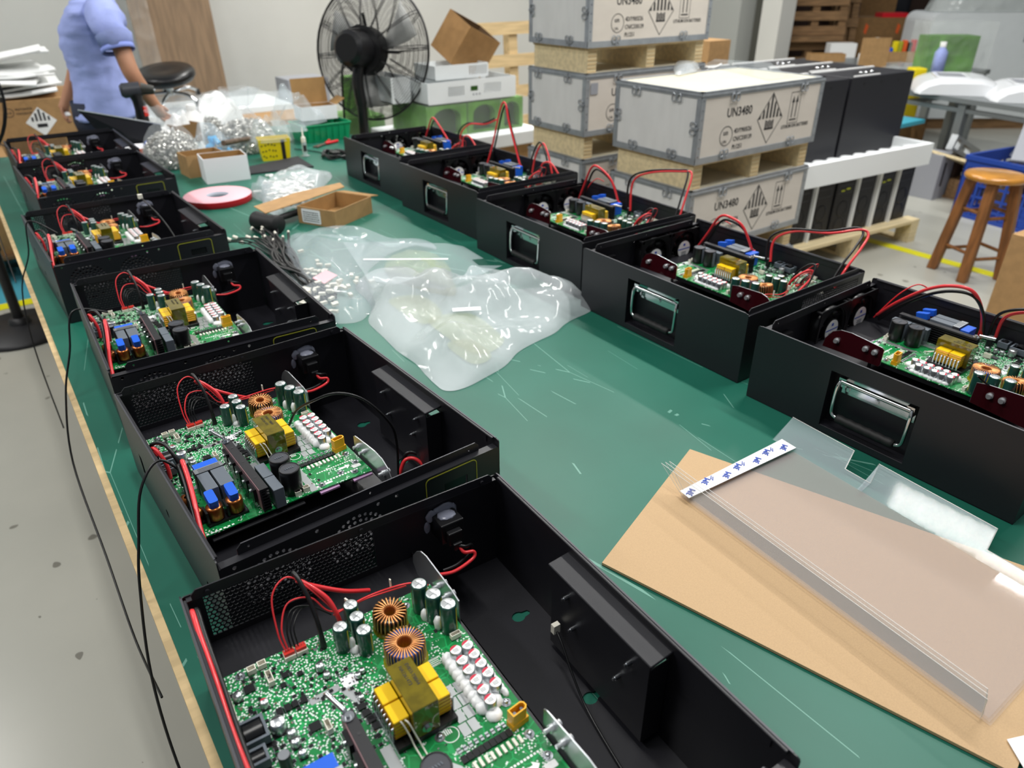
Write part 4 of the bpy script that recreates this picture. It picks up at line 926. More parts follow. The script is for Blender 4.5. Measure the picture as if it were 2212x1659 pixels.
o=pillow([(1.33,3.78),(1.30,3.92),(1.36,4.04),(1.50,4.05),(1.62,3.98),(1.56,3.92),(1.46,3.88),(1.42,3.76)],T+.09,.10,seed=52,amp=.8,ridge=1).build('plastic_bag','bag_film'); tag(o,'puffy clear plastic bag spilling over the green bin','plastic bag')
# pliers, charger
plr=thing('pliers','pliers with red grips lying left of the far right case','pliers',(1.53,3.80,T))
m=M(); m.tube([(-.07,-.05,.006),(-.03,-.02,.008),(0,0,.008)],.005,n=6); m.tube([(-.08,-.03,.006),(-.03,-.012,.008),(0,0,.008)],.005,n=6); m.build('jaws','rust_wood',plr)
m=M(); m.tube([(0,0,.009),(.04,.01,.009),(.08,.03,.008)],.008,n=8); m.tube([(0,0,.009),(.03,.035,.009),(.05,.07,.008)],.008,n=8); m.build('grips','tape_red',plr)
ch=thing('cable_coil','coiled black mains lead beside the far right case','cable',(1.45,3.50,T))
m=M(); m.tube([(.05*math.cos(a*.5)*(1+.2*math.sin(a*1.7)),.08*math.sin(a*.5),.008+.004*(a%5)) for a in range(40)],.0055,n=7,sub=3); m.tube([(.05,0,.01),(.02,-.10,.006),(-.03,.14,.006),(-.10,.28,.006)],.003,n=6); m.build('lead','black_wire',ch)
m=M(); m.box(-.02,.02,-.028,.028,0,.03); m.build('plug','plastic_black',ch,bevel=.003)
# bags of screws
def screw_bag(x,y,w,d,h,neck,label,seed,lean=(0,0)):
    b=thing('screw_bag',label,'plastic bag',(x,y,T)); rr=random.Random(seed); m=M()
    for k in range(1500):
        u=rr.uniform(0,2*PI); v=math.sqrt(rr.random()) if k%4==0 else 1; z=rr.uniform(.02,.95); q=math.sqrt(max(0,1-(z*1.0)**2.4))*.94
        p=Vector((w*v*q*math.cos(u),d*v*q*math.sin(u),.004+h*z)); dr=Vector((rr.gauss(0,1),rr.gauss(0,1),rr.gauss(0,1))).normalized(); l=.010
        m.cyl(p-dr*l,p+dr*l*.6,.0028,n=4,cap=False); m.cyl(p+dr*l*.6,p+dr*l,.0055,n=5)
    o=m.build('screws','screw_metal',b,shade=False); o['kind']='stuff'
    m=M(); n=48; prof=[(.98,.0),(1.06,.1),(1.05,.35),(.92,.65),(.70,.9),(.45,1.12),(.26,1.3),(.22,1.4),(.36,1.55),(.55,neck)]; vs=[]
    for j,(r,z) in enumerate(prof):
        for i in range(n):
            a=2*PI*i/n; f=1+(.05+.28*max(0,z-.7))*math.sin(a*5+j*.7+seed)*(.7+.3*math.sin(a*11)); f2=noise.noise(Vector((math.cos(a)*2,math.sin(a)*2,z*3+seed)))
            vs.append((w*r*f*math.cos(a)*(1+.12*f2)+lean[0]*z*h,d*r*f*math.sin(a)*(1+.12*f2)+lean[1]*z*h,max(.001,h*z+.02*f2*min(1,z*3))))
    m.add(vs,[(j*n+i,j*n+(i+1)%n,(j+1)*n+(i+1)%n,(j+1)*n+i) for j in range(len(prof)-1) for i in range(n)],0,True)
    m.build('bag_film','thin_film',b); return b
screw_bag(.765,3.80,.135,.115,.15,1.75,'knotted clear bag full of small silver screws in front of the bottle',3)
screw_bag(1.16,3.92,.15,.12,.15,2.0,'tall clear bag of silver screws with a twisted white top, behind the hammer handle',9)
screw_bag(1.06,4.18,.09,.08,.14,1.7,'smaller clear bag of screws behind the other two, near the stool',15)
b=thing('parts_bag','clear bag of bright blue plastic caps between the two large screw bags','plastic bag',(.935,3.80,T)); m=M(); rr=random.Random(4)
for k in range(22): p=Vector((rr.gauss(0,.035),rr.gauss(0,.03),.015+rr.random()*.085)); dr=Vector((rr.gauss(0,1),rr.gauss(0,1),rr.gauss(0,1))).normalized(); m.cyl(p-dr*.015,p+dr*.015,.012,n=10)
o=m.build('blue_caps','blue_bits',b); o['kind']='stuff'
m=pillow([(-.08,-.07),(.08,-.08),(.09,.07),(-.07,.07)],0,.13,seed=3,nr=16,na=50,amp=.5); m.build('bag_film','bag_film',b)
hm=thing('hammer','hammer with worn wooden handle propped across the kraft carton','hammer',(.97,3.66,T))
m=M(); a=Vector((0,0,.100)); e=Vector((.30,.27,.060)); m.tube([a,a.lerp(e,.5),e],[.013,.011,.010],n=10,sub=4); m.build('handle','rust_wood',hm)
m=M(); m.cyl(e+Vector((.02,-.02,-.045)),e+Vector((-.02,.02,.03)),.016,n=10); m.build('head','steel',hm)
# orange and white carton, glue bottle, cloth
cx=thing('orange_carton','orange and white printed carton with blue corner beside the screw bag','carton',(.66,3.98,T),R(-20))
m=M(); m.box(-.09,.09,-.05,.05,0,.07,0); m.box(-.0905,.0905,-.051,-.0505,.035,.069,1); m.box(0,.06,-.0512,-.0506,.004,.030,2); m.box(-.06,.02,-.04,.05,.07,.075,2,Matrix.Rotation(.15,4,'Z')); m.box(.03,.09,-.02,.05,.07,.09,3); m.build('carton',['paper','orange','paper','blue_part'],cx)
for k in range(3): text('o',.02,Matrix.Translation((-.05+k*.045,-.0512,.045))@Matrix.Rotation(PI/2,4,'X'),'paper','printed_mark',cx)
gbt=thing('glue_bottle','milky white squeeze bottle with white cap behind the knotted screw bag','bottle',(.98,4.18,T))
m=M(); m.lathe([(0,0),(.055,0),(.06,.01),(.06,.10),(.052,.14),(.025,.175),(.022,.185)],n=24); m.build('bottle','foam_white' if False else 'white',gbt)
m=M(); m.lathe([(.024,.183),(.024,.207),(.022,.21),(0,.21)],n=16); m.build('cap','white',gbt)
o=pillow([(.72,4.02),(.78,4.14),(.90,4.18),(1.0,4.10),(.93,4.02),(.82,3.98)],T,.10,seed=61,amp=.5,ridge=.8).build('white_cloth','cloth_white'); tag(o,'crumpled white tissue cloth in front of the glue bottle','cloth')
o=open_box('small_carton','small brown carton half hidden behind the knotted screw bag','cardboard box',.90,4.06,T+.05,.13,.08,.09,R(20),('kraft_dark','kraft_dark'))
o=pillow([(1.0,4.2),(1.05,4.33),(1.18,4.36),(1.25,4.22),(1.12,4.14)],T+.10,.12,seed=71,amp=.9,ridge=.55,nr=18,na=60).build('plastic_bag','epe_white'); tag(o,'bunch of crumpled white plastic above the tall screw bag','plastic bag')
# tilted lid
P=[AT(170,238,T+.20),AT(345,266,T+.20),AT(345,288,T+.165),AT(262,283,T+.16)]
m=M(); a=AY(168,238,4.16); b_=AY(346,268,4.04); c_=Vector((b_.x+.01,b_.y-.02,T+.004)); d_=Vector((a.x+.13,a.y-.03,T+.004)); 
n=(b_-a).cross(c_-b_).normalized(); n=n if n.y<0 else -n
m.add([tuple(p) for p in (a,b_,c_,d_)]+[tuple(p+n*.002) for p in (a,b_,c_,d_)],[(0,1,2,3),(7,6,5,4),(0,4,5,1),(1,5,6,2),(2,6,7,3),(3,7,4,0)])
o=m.build('case_lid','black_steel',weld=True); tag(o,'flat black metal lid propped up behind the far left case','metal lid')
m=M(); m.tube([a,b_],.004,n=6,sub=1); m.build('lid_edge','alu',o)
# cordless screwdriver standing on its base
sd=thing('screwdriver','dark cordless screwdriver standing upright behind the far left case, red button','power tool',(.76,4.28,T),R(10))
m=M(); m.tube([(0,0,0),(0,0,.10),(-.004,0,.22),(-.01,0,.27)],[.034,.030,.026,.03],n=14,sub=4); m.build('grip','plastic_black',sd)
m=M(); m.cyl((-.055,.02,.285),(.02,-.008,.29),.036,.034,n=18); m.cyl((-.068,.025,.284),(-.055,.02,.285),.025,.036,n=18); m.build('motor_body','dark_grey_part',sd)
m=M(); m.cyl((.02,-.008,.29),(.075,-.030,.280),.030,.020,n=18); m.cyl((.075,-.030,.280),(.082,-.033,.279),.009,n=12,mi=1); m.build('chuck',['label_dark','steel'],sd)
m=M(); m.cb((.012,-.024,.185),(.02,.02,.045)); m.build('trigger','conn_red',sd)
# ---------------------------------------------------------------- cardboard sheet with clear covers
m=M(); B,A=Vector((.605,.602,0)),Vector((.948,.732,0)); D_=Vector((.757,.070,0)); E_=Vector((1.150,.140,0))
m.plate([(p.x,p.y) for p in (B,D_,E_,A)],[],.0045,Matrix.Translation((0,0,T+.001)))
cs=m.build('cardboard_sheet','card_sheet'); tag(cs,'flat tan cardboard sheet lying under the clear plastic covers on the bench','cardboard')
m=M(); m.plate([(p.x,p.y) for p in (B,D_,E_,A)],[],.001,Matrix.Translation((0,0,T+.0002))); m.build('black_underside','foam_black',cs)
fc=thing('clear_cover_stack','nested stack of clear folded plastic covers on the tan cardboard sheet','plastic cover',(.96,.37,T+.0065))
X0,X1,Y0,Y1=.824,1.100,.115,.640
def L3(x,y,z): return (x-.96,y-.37,z)
for k in range(3):
    e=k*.0028; z=.001+k*.0018; hL=.050+k*.001; hR=.045
    m=M(); 
    def bl(x,y): return L3(x+ (y-.64)*.055,y,0)
    m.add([ (bl(X0+e,Y0)[0],bl(X0,Y0+e)[1],z),(bl(X1-e,Y0)[0],bl(X1,Y0+e)[1],z),(bl(X1-e,Y1)[0],bl(X1,Y1-e)[1],z),(bl(X0+e,Y1)[0],bl(X0,Y1-e)[1],z)],[(0,1,2,3)],0)
    m.build('cover_base','sheet_film2',fc)
    m=M(); a=bl(X0+e,Y0+.012); b_=bl(X0+e,Y1+.045); h=.006+.009*k*0
    m.add([(a[0],a[1],z),(b_[0],b_[1]-.045,z),(b_[0]-.012+e,b_[1]-.004*k,hL+z*.5),(a[0]-.012+e,a[1]+.003*k,hL-.004+z*.5)],[(0,1,2,3)],0); m.build('left_flap','sheet_film',fc)
    m=M(); tp_=[(a[0]-.012+e,a[1]+.003*k,hL-.004+z*.5),(b_[0]-.012+e,b_[1]-.004*k,hL+z*.5)]; m.tube(tp_,.0006,n=4,sub=1); m.tube([(b_[0]-.012+e,b_[1]-.004*k,hL+z*.5),(b_[0],b_[1]-.045,z)],.0005,n=4,sub=1); m.tube([(a[0]-.012+e,a[1]+.003*k,hL-.004+z*.5),(a[0],a[1],z)],.0005,n=4,sub=1); m.build('flap_edge','edge_film',fc)
    # right flap with notches, folded up
    ys=[(.655,1),(.520,1),(.512,.35),(.462,.35),(.470,1),(.268,1),(.262,.35),(.120,.35)]
    vs=[];n=len(ys)
    for (y,q) in ys:
        p=bl(X1-e,y-.002*k); vs.append((p[0]+.05*q,p[1]+(.0 if q==1 else 0),z+.034*q))
    base=[(bl(X1-e,y-.002*k)[0],bl(X1-e,y)[1],z) for (y,q) in ys]
    m=M(); m.add(base+vs,[(i,i+1,n+i+1,n+i) for i in range(n-1)],0); m.build('right_flap','sheet_film',fc)
    m=M(); m.tube(vs,.0005,n=4,sub=1); m.build('flap_edge','edge_film',fc)
m=M(); m.add([L3(.824,.645,.0105),L3(.822,.622,.0105),L3(1.100,.606,.0105),L3(1.103,.640,.0105)],[(0,1,2,3)]); tpn=m.build('adhesive_strip','paper',fc,solid=.0008)
X=Matrix.Translation(Vector(L3(.835,.626,.0112)))
its=[]
for k,(dx,dy) in enumerate(((.0,.002),(.045,.008),(.090,.002),(.125,.007),(.170,.002),(.205,.008),(.245,.002))):
    its.append(('3M',.016,Matrix.Translation(Vector(L3(.828+dx,.619+dy*1.3-dx*.045,.0116)))@Matrix.Rotation(R(22),4,'Z'),1.0))
    for q in range(2*(k%2)): its.append(('Adhesive',.0030,Matrix.Translation(Vector(L3(.848+dx,.628+dy-q*.004-dx*.045,.0116)))@Matrix.Rotation(R(40),4,'Z'),1.0))
mm=join_text(its,'lettering',fc); mm.build('lettering','ink_blue',fc)
m=M(); m.plate([(.792,.095),(.86,.065),(.80,.0),(.74,.03)],[],.001,Matrix.Translation((0,0,T+.0075))); o=m.build('paper_sheet','paper'); tag(o,'corner of a white paper sheet at the lower right edge of the bench','paper')
# ================================================================ shipping crates
def print_crate_face(par,w,h,small=False):
    """lettering on the front face (local -y side); returns lettering mesh"""
    F=lambda x,z:Matrix.Translation((x,-.0012,z))@Matrix.Rotation(PI/2,4,'X')
    it=[('UN3480',.050,F(.165,h*.62),.92),('4D/Y90/S/26',.026,F(.225,h*.37),.85),('CN/C330139',.026,F(.225,h*.25),.85),('PI:1251',.026,F(.225,h*.13),.85),
        ('u',.030,F(.158,h*.36),1),('n',.030,F(.174,h*.36),1),('LITHIUM ION BATTERIES',.021,F(.545,h*.30),.85),('UN',.018,F(.157,h*.24),1)]
    mm=join_text([(a,b,c,d) for a,b,c,d in it],'l',par)
    X=F(0,0)
    mm.plate(circ(.178,h*.345,.040,28),[circ(.178,h*.345,.037,28)],.0004,X@Matrix.Diagonal((1,1,1,1)))
    # class nine diamond
    cx,cz,s=.455,h*.50,.105; D=[(cx,cz-s),(cx+s*.82,cz),(cx,cz+s),(cx-s*.82,cz)]; Di=[(cx+(x-cx)*.95,cz+(z-cz)*.95) for x,z in D]
    mm.plate(D,[Di],.0004,X)
    for k in range(-3,4):
        xx=cx+k*.0235; top=cz+s*(1-abs(xx-cx)/(s*.82))-.006; 
        if abs(k)==3: mm.plate([(xx-.010*(1 if k<0 else .6),cz+.002),(xx+.010*(1 if k>0 else .6),cz+.002),(xx+(-.004 if k>0 else .006),cz+s*.20)],[],.0004,X)
        else: mm.plate([(xx-.0062,cz+.002),(xx+.0062,cz+.002),(xx+.0055,top-.010),(xx,top),(xx-.0055,top-.010)],[],.0004,X)
    for k in range(5): mm.plate(rect(cx-.028+k*.012,cx-.020+k*.012,cz-.042+.006*(k%2),cz-.010+.004*((k+1)%2)),[],.0004,X)
    mm.plate(rect(cx-.030,cx+.030,cz-.046,cz-.038),[],.0004,X)
    # this way up
    ax,az=.618,h*.56
    mm.plate(rect(ax-.036,ax+.036,az-.052,az+.078),[rect(ax-.034,ax+.034,az-.050,az+.076)],.0004,X)
    mm.plate(rect(ax-.024,ax+.024,az-.040,az-.034),[],.0004,X)
    for sx in (-.013,.013):
        mm.plate([(ax+sx-.003,az-.028),(ax+sx+.003,az-.028),(ax+sx+.003,az+.035),(ax+sx+.010,az+.035),(ax+sx,az+.062),(ax+sx-.010,az+.035),(ax+sx-.003,az+.035)],[],.0004,X)
    return mm
def clip(m,X):
    # twisted wire tab clip: two loops
    for s in (-1,1):
        P=[(s*.003,0,-.020),(s*.003,0,.012),(s*.010,0,.020),(s*.022,0,.018),(s*.024,0,.002),(s*.018,0,-.010),(s*.006,0,-.004)]
        m.tube([X@Vector(p) for p in P],.0028,n=5,sub=2,cap=False)
def crate_unit(name_label,x,y,z,group,W=.81,D=.49,HB=.273,HS=.114):
    c=thing('shipping_crate',name_label,'wooden crate',(x,y,z),0,group); zb=HS
    # skid: three bearers and a top deck
    for k,xx in enumerate((.0,W/2-.025,W-.085)):
        m=M(); m.box(xx+.02,xx+.075,.02,D-.02,0,HS-.012); m.build('skid_bearer','pine',c)
        m=M()
        for q in range(6): m.box(xx+.0215+0,xx+.0735,.0185,.0199,.004+q*.017,.012+q*.017)
        o=m.build('ply_layers','pine2',c); 
    m=M(); m.box(.015,W-.015,.015,D-.015,HS-.012,HS); m.build('skid_deck','pine2',c)
    m=M(); m.box(.02,W-.02,.0,.0,0,0) if False else None
    # plywood walls
    m=M(); m.box(.006,W-.006,.003,.012,zb+.004,zb+HB-.004); m.build('front_panel','ply_face',c)
    m=M(); m.box(.006,W-.006,D-.012,D-.003,zb+.004,zb+HB-.004); m.build('back_panel','ply_face',c)
    m=M(); m.box(.003,.012,.012,D-.012,zb+.004,zb+HB-.004); m.build('side_panel','ply_grey',c)
    m=M(); m.box(W-.012,W-.003,.012,D-.012,zb+.004,zb+HB-.004); m.build('side_panel','ply_grey',c)
    m=M(); m.box(.004,W-.004,.004,D-.004,zb+HB-.010,zb+HB+.002); m.build('lid_panel','ply_top',c)
    m=M(); m.box(.004,W-.004,.004,D-.004,zb,zb+.008); m.build('base_panel','ply_grey',c)
    # steel edge strips
    e=.024; m=M()
    for z0,z1 in ((zb-.002,zb+e),(zb+HB-e+.004,zb+HB+.004)):
        m.box(0,W,0,.003,z0,z1); m.box(0,W,D-.003,D,z0,z1); m.box(0,.003,.0031,D-.0031,z0,z1); m.box(W-.003,W,.0031,D-.0031,z0,z1)
    for xx in (0,W-e): m.box(xx,xx+e,-.0006,.0030,zb+.001,zb+HB); m.box(xx,xx+e,D-.003,D+.0006,zb+.001,zb+HB)
    for xx in (-.0006,W-.0024): m.box(xx,xx+.003,.0031,e,zb+.001,zb+HB); m.box(xx,xx+.003,D-e,D-.0031,zb+.001,zb+HB)
    zt=zb+HB+.002; m.box(0,W,0,.018,zt,zt+.003); m.box(0,W,D-.018,D,zt,zt+.003); m.box(0,.018,0,D,zt,zt+.003); m.box(W-.018,W,0,D,zt,zt+.003)
    m.box(-.003,W+.003,-.003,D+.003,zt-.013,zt-.008)
    m.build('steel_edging','galv',c)
    m=M()
    for k in range(7): m.cyl((.012,0,zb+.03+k*.036),(.012,-.002,zb+.03+k*.036),.0032,n=6); m.cyl((W-.012,0,zb+.03+k*.036),(W-.012,-.002,zb+.03+k*.036),.0032,n=6)
    o=m.build('rivets','steel',c); o['kind']='stuff'
    F=lambda x,z,a:Matrix.Translation((x,-.004,z))@Matrix.Rotation(a,4,'Y'); S=lambda y,z,a:Matrix.Translation((-.004,y,z))@Matrix.Rotation(PI/2,4,'Z')@Matrix.Rotation(a,4,'Y')
    for X in (F(.20,zb+HB-.022,PI),F(.66,zb+HB-.022,PI),F(.17,zb+.022,0),F(.62,zb+.022,0),S(.13,zb+HB-.022,PI),S(.36,zb+HB-.022,PI),S(.13,zb+.022,0),S(.36,zb+.022,0),S(.022,zb+.14,PI/2),S(D-.022,zb+.14,-PI/2)):
        m=M(); clip(m,X); m.build('wire_clip','galv',c)
    f=M(); f=print_crate_face(c,W,HB); f.v=[(a,b+.0038,z_+zb) for a,b,z_ in f.v]; f.build('printed_marks','ink',c)
    return c
U=.3874
near='crates stacked beside the right row'
for k,l in enumerate(('bottom wooden shipping crate of the nearer stack, hidden low behind the metal cases','middle wooden shipping crate of the nearer stack, directly under the one carrying plastic film','top wooden shipping crate of the nearer stack, film lying on its lid')):
    crate_unit(l,2.371,2.009,k*U,near)
for k,l in enumerate(('bottom wooden shipping crate of the farther stack','second wooden shipping crate up in the farther stack, below the one with a grey sticker','third wooden shipping crate up in the farther stack, grey sticker near its corner','topmost wooden shipping crate of the farther stack, cut by the top of the photo')):
    o=crate_unit(l,2.39,2.72,k*U,'crates in the farther stack',D=.44)
    if k==2:
        m=M(); m.box(.03,.075,-.0012,0,.30,.35); m.build('sticker','grey_plastic',o)
# bag and film on top of the crate
zt=3*U+.007
o=pillow([tuple(AT(*q,zt)[:2]) for q in ((1456,160),(1462,135),(1500,138),(1513,140),(1505,152),(1482,160))],zt,.025,seed=81,nr=10,na=40,amp=.4).build('plastic_bag','bag_milky'); tag(o,'small pale blue plastic piece on the lid of the nearer crate stack','plastic bag')
m=M(); P=[AT(*q,zt) for q in ((1520,140),(1545,128),(1665,136),(1690,155),(1740,165),(1660,172))]; m.plate([(p.x,p.y) for p in P][::-1],[],.001,Matrix.Translation((0,0,zt))); o=m.build('clear_film','sheet_film'); tag(o,'clear plastic film lying over the back of the nearer crate lid','plastic film')
m=M(); P=[AT(*q,zt) for q in ((1528,148),(1545,147),(1558,140))]; m.tube([p+Vector((0,0,.004)) for p in P],.004,n=6,sub=3); o=m.build('white_strip','white'); tag(o,'short white curled strip on the nearer crate lid','strip')

# ================================================================ black cabinets on pallet, foam tray, black boxes
PC=Vector((4.90,2.235,0)); RA=R(-4.7); RM=Matrix.Translation(PC)@Matrix.Rotation(RA,4,'Z')
pal=thing('wooden_pallet','pine pallet on the floor carrying the black cabinets','pallet',tuple(PC),RA)
def pallet(par,x0,x1,y0,y1,h,mt='pine',boards=6):
    for k in range(boards):
        y=y0+(y1-y0-.09)*k/(boards-1); m=M(); m.box(x0,x1,y,y+.09,h-.02,h); m.build('deck_board',mt,par)
    for x in (x0,(x0+x1)/2-.04,x1-.08):
        for y in (y0,(y0+y1)/2-.05,y1-.1): m=M(); m.box(x,x+.08,y,y+.10,.018,h-.02); m.build('block',mt,par)
        m=M(); m.box(x,x+.08,y0,y1,0,.018); m.build('bottom_board',mt,par)
pallet(pal,-1.25,.03,.0,1.0,.15)
def wt(x,y,z): return RM@Vector((x,y,z))
for k in range(6):
    x1=-.035-k*.196; w=.172
    lab=['black battery cabinet at the right end of the pallet row','black battery cabinet second from the right on the pallet','black battery cabinet third from the right on the pallet','black battery cabinet fourth from the right on the pallet','black battery cabinet fifth from the right on the pallet','black battery cabinet at the left end of the row, behind the crates'][k]
    c=thing('battery_cabinet',lab,'cabinet',wt(x1-w,.08,.15),RA,'black cabinets on the pallet')
    m=M(); m.box(0,w,0,.6,0,.36); m.build('cabinet_body','black_dark',c,bevel=.003)
    m=M(); m.plate(rect(.025,w-.025,.255,.305),[rect(.029,w-.029,.259,.301)],.001,XZ(0)); m.build('panel_outline','yellow_line',c) if False else m.build('panel_outline','dark_grey_part',c)
    if k in (1,3):
        m=M(); m.box(.09,.125,-.0012,0,.275,.285); m.box(.045,.075,-.0012,0,.268,.278); m.build('lime_label','lime',c)
    m=M()
    for z in (.06,.16): m.lathe([(.048,0),(.050,.0015),(.045,.0015)],(0,0,0),20,0,Matrix.Translation((w/2,-.0005,z))@Matrix.Rotation(PI/2,4,'X'))
    m.build('round_vents','plastic_black',c)
for k,xx in enumerate((-.215,-.41,-.61,-.80,-1.0)):
    if k==3: continue
    s=tag(None or (lambda mm: mm)(M().box(0,.014+.008*(k%2),-.004,.55,0,.36).build('foam_strip','foam_white')),['white foam strip left of the right end cabinet','white foam strip between the second and third cabinets from the right','white foam strip between the third and fourth cabinets from the right','','white foam strip at the left end of the visible cabinets'][k],'foam strip'); s.location=wt(xx-.002,.07,.15); s.rotation_euler.z=RA
tr_=thing('foam_tray','long white foam tray with scalloped edge on top of the black cabinets','foam tray',tuple(RM@Vector((-.07,-.01,0))),RA)
m=M(); z0=.512; m.box(-1.25,0,.05,.70,z0,z0+.05); m.box(-1.25,.03,.012,.05,z0,z0+.128); m.box(0,.03,.05,.70,z0,z0+.128); m.box(-1.25,0,.67,.70,z0+.05,z0+.128)
m.build('tray','foam_white',tr_)
m=M()
for k in range(10): m.lathe([(.052,0),(.052,.05),(.045,.060),(0,.062)],(-.07-k*.12,.10,z0+.05),14)
m.build('scallops','foam_white',tr_)
bl_=['right front black metal box standing in the white foam tray','left front black metal box in the foam tray, beside the wooden crates','right black metal box in the second row of the foam tray','left black metal box in the second row of the foam tray','right black metal box in the back row of the foam tray','left black metal box in the back row of the foam tray']
for j in range(3):
    for i in range(2):
        c=thing('black_box',bl_[j*2+i],'metal box',(4.28-i*.66+.0,2.53+j*.30+i*.03,.575),R(-3),'black boxes in the foam tray')
        m=M(); m.box(0,.63,0,.27,0,.455); m.build('box_shell','black_steel',c,bevel=.004)
        m=M()
        for x in (.13,.30,.47): m.cyl((x,0,.415),(x,-.001,.415),.008,n=10)
        m.build('holes','plastic_black',c)['kind']='stuff'
        m=M(); m.box(.22,.42,.08,.16,.4551,.4556); m.build('opening','plastic_black',c)
        m=M(); 
        for x in (.25,.30,.36): m.lathe([(.012,0),(.012,.006),(0,.010)],(x,.12,.4556),8)
        m.build('cap_nuts','chrome',c)
        m=M(); m.box(-.02,.60,.262,.276,.455,.462); m.box(.05,.30,.02,.03,.455,.460); m.build('white_strip','white',c)

# ================================================================ large floor fan
ctr=DP(803,112,4.55); FX=ctr
fn=thing('floor_fan','large black industrial floor fan with wire cage behind the right row','fan',(ctr.x,ctr.y,0))
def fan_head(par,c,R0,ax,up_=Vector((0,0,1)),rings=22,name='wire_cage'):
    ax=ax.normalized(); u=ax.cross(Vector((0,0,1))).normalized(); v=u.cross(ax)
    def ringpt(r,a,k): return c+u*(r*math.cos(a))+v*(r*math.sin(a))+ax*k
    prof=lambda r: .10*(1-(r/R0)**2)**.5 if r<R0 else 0
    for side in (-1,1):
        m=M()
        for i in range(rings):
            r=R0*(.22+.76*i/(rings-1)); m.tube([ringpt(r,2*PI*k/48,side*prof(r)) for k in range(48)],.0015,n=4,closed=True,sub=1)
        for k in range(12):
            a=2*PI*k/12+.1
            for da in (-.02,.02): m.tube([ringpt(R0*q,a+da,side*prof(R0*q)) for q in (.18,.4,.6,.8,.93,1.0)],.0026,n=5,sub=1)
        m.build(name,'black_wire',par)
    m=M(); m.tube([ringpt(R0,2*PI*k/60,0) for k in range(60)],.006,n=6,closed=True,sub=1); m.build('outer_ring','black_wire',par)
    m=M(); m.cyl(c-ax*.24,c-ax*.03,.092,.098,n=24); m.cyl(c-ax*.26,c-ax*.24,.07,.092,n=24)
    for k in range(10): m.cyl(c-ax*(.03+k*.010),c-ax*(.034+k*.010),.128,n=28)
    m.cyl(c-ax*.03+Vector((0,0,.10)),c-ax*.06+Vector((0,0,.19)),.009,n=8); m.cyl(c-ax*.05+u*.10,c-ax*.05+u*.21,.009,n=8)
    m.build('motor','plastic_black',par)
    m=M(); m.cyl(c+ax*.0,c+ax*.07,.07,n=20); m.build('hub','plastic_black',par)
    for k in range(3):
        a0=2*PI*k/3+.4; vs=[]
        for r in (.07,.16,.25,R0*.86):
            for tt in (-.5,.5): a=a0+tt*(1.0 if r<.1 else .75)+r*.9; vs.append(ringpt(r,a,.02+tt*.06))
        m=M(); m.add([tuple(p) for p in vs],[(0,1,3,2),(2,3,5,4),(4,5,7,6)],0,True); m.build('blade','blade_grey',par,solid=.003)
lc=Vector((0,0,ctr.z)); axf=(FH*.90+RH*.36+Vector((0,0,-.16)))
fan_head(fn,lc,.365,axf,rings=26)
m=M(); q=lc-axf.normalized()*.16; m.tube([(q.x,q.y,0.04),(q.x,q.y,ctr.z-.22)],.028,n=12,sub=1); m.tube([(q.x,q.y,ctr.z-.26),(q.x-.01,q.y,ctr.z-.13),(q.x+.02,q.y+.0,ctr.z-.03)],.032,n=10); m.box(-.03,.03,-.02,.02,0,.05,0,Matrix.Translation((q.x+.0,q.y,ctr.z+.08))); m.build('pole','plastic_black',fn)
m=M(); m.lathe([(0,.05),(.06,.05),(.28,.02),(.30,.0),(0,0)],(q.x,q.y,0),30); m.build('base','plastic_black',fn)
m=M(); m.tube([(q.x-.02,q.y-.02,ctr.z+.02),(q.x-.10,q.y-.02,ctr.z-.05),(q.x-.12,q.y-.01,ctr.z-.4),(q.x-.10,q.y,.3),(q.x-.12,q.y,.03)],.006,n=6); m.build('power_lead','black_wire',fn)
# second fan at the left edge
pb=Vector((-.055,4.17,0)); f2=thing('floor_fan','black floor fan at the left edge, only its round base, pole and cage rim showing','fan',tuple(pb))
m=M(); m.lathe([(0,.045),(.05,.045),(.235,.025),(.25,.012),(.25,0),(0,0)],(0,0,0),36); m.lathe([(.05,.045),(.045,.07),(.024,.075)],(0,0,0),20); m.build('base','black_dark',f2)
m=M(); m.cyl((0,0,.05),(0,0,1.1),.024,n=12); m.cyl((0,0,.42),(0,0,.46),.032,n=12); m.build('pole','plastic_black',f2)
fan_head(f2,Vector((-.10,.02,1.12)),.345,(-FH*.8+RH*.4),rings=12)

# ================================================================ white enclosures, green wrapped packs
st=thing('foam_tray','white foam tray edge under the green wrapped packs, behind the far right case','foam tray',(2.10,3.74,0))
m=M(); m.box(-.05,.80,-.06,.60,.655,.735); m.build('tray','foam_white',st,bevel=.008)
o=M().box(-.02,.76,0,.56,.15,.653).build('cardboard_carton','cardboard',loc=(2.10,3.74,0)); tag(o,'large carton carrying the foam tray behind the far right case','cardboard box')
p2=thing('wooden_pallet','pallet under the carton behind the far right case','pallet',(2.10,3.74,0)); pallet(p2,-.04,.78,-.02,.58,.149,'pallet_wood',5)
for k,(x0,x1) in enumerate(((2.15,2.42),(2.43,2.66),(2.665,2.83))):
    g=thing('green_pack',['green foam pack in clear wrap, left one behind the far right case','green foam pack in clear wrap, middle one behind the far right case','green foam pack in clear wrap, right one beside the wooden crates'][k],'foam pack',(x0,3.80,.7365),0,'green packs')
    w=x1-x0; m=M(); m.plate(rect(0,w,0,.175),[[(w*.15,.01),(w*.85,.01)]+[(w*.5+w*.35*math.cos(R(a)),.10+.055*math.sin(R(a))) for a in range(0,181,20)]],.07,XZ(.07)); m.box(0,w,.07,.42,0,.175); m.build('foam_block','green_foam',g)
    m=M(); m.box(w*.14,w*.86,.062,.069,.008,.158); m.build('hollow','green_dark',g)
    m=M(); m.box(-.006,w+.004,-.008,.43,-.0,.183); m.build('wrap','wrap_film',g)
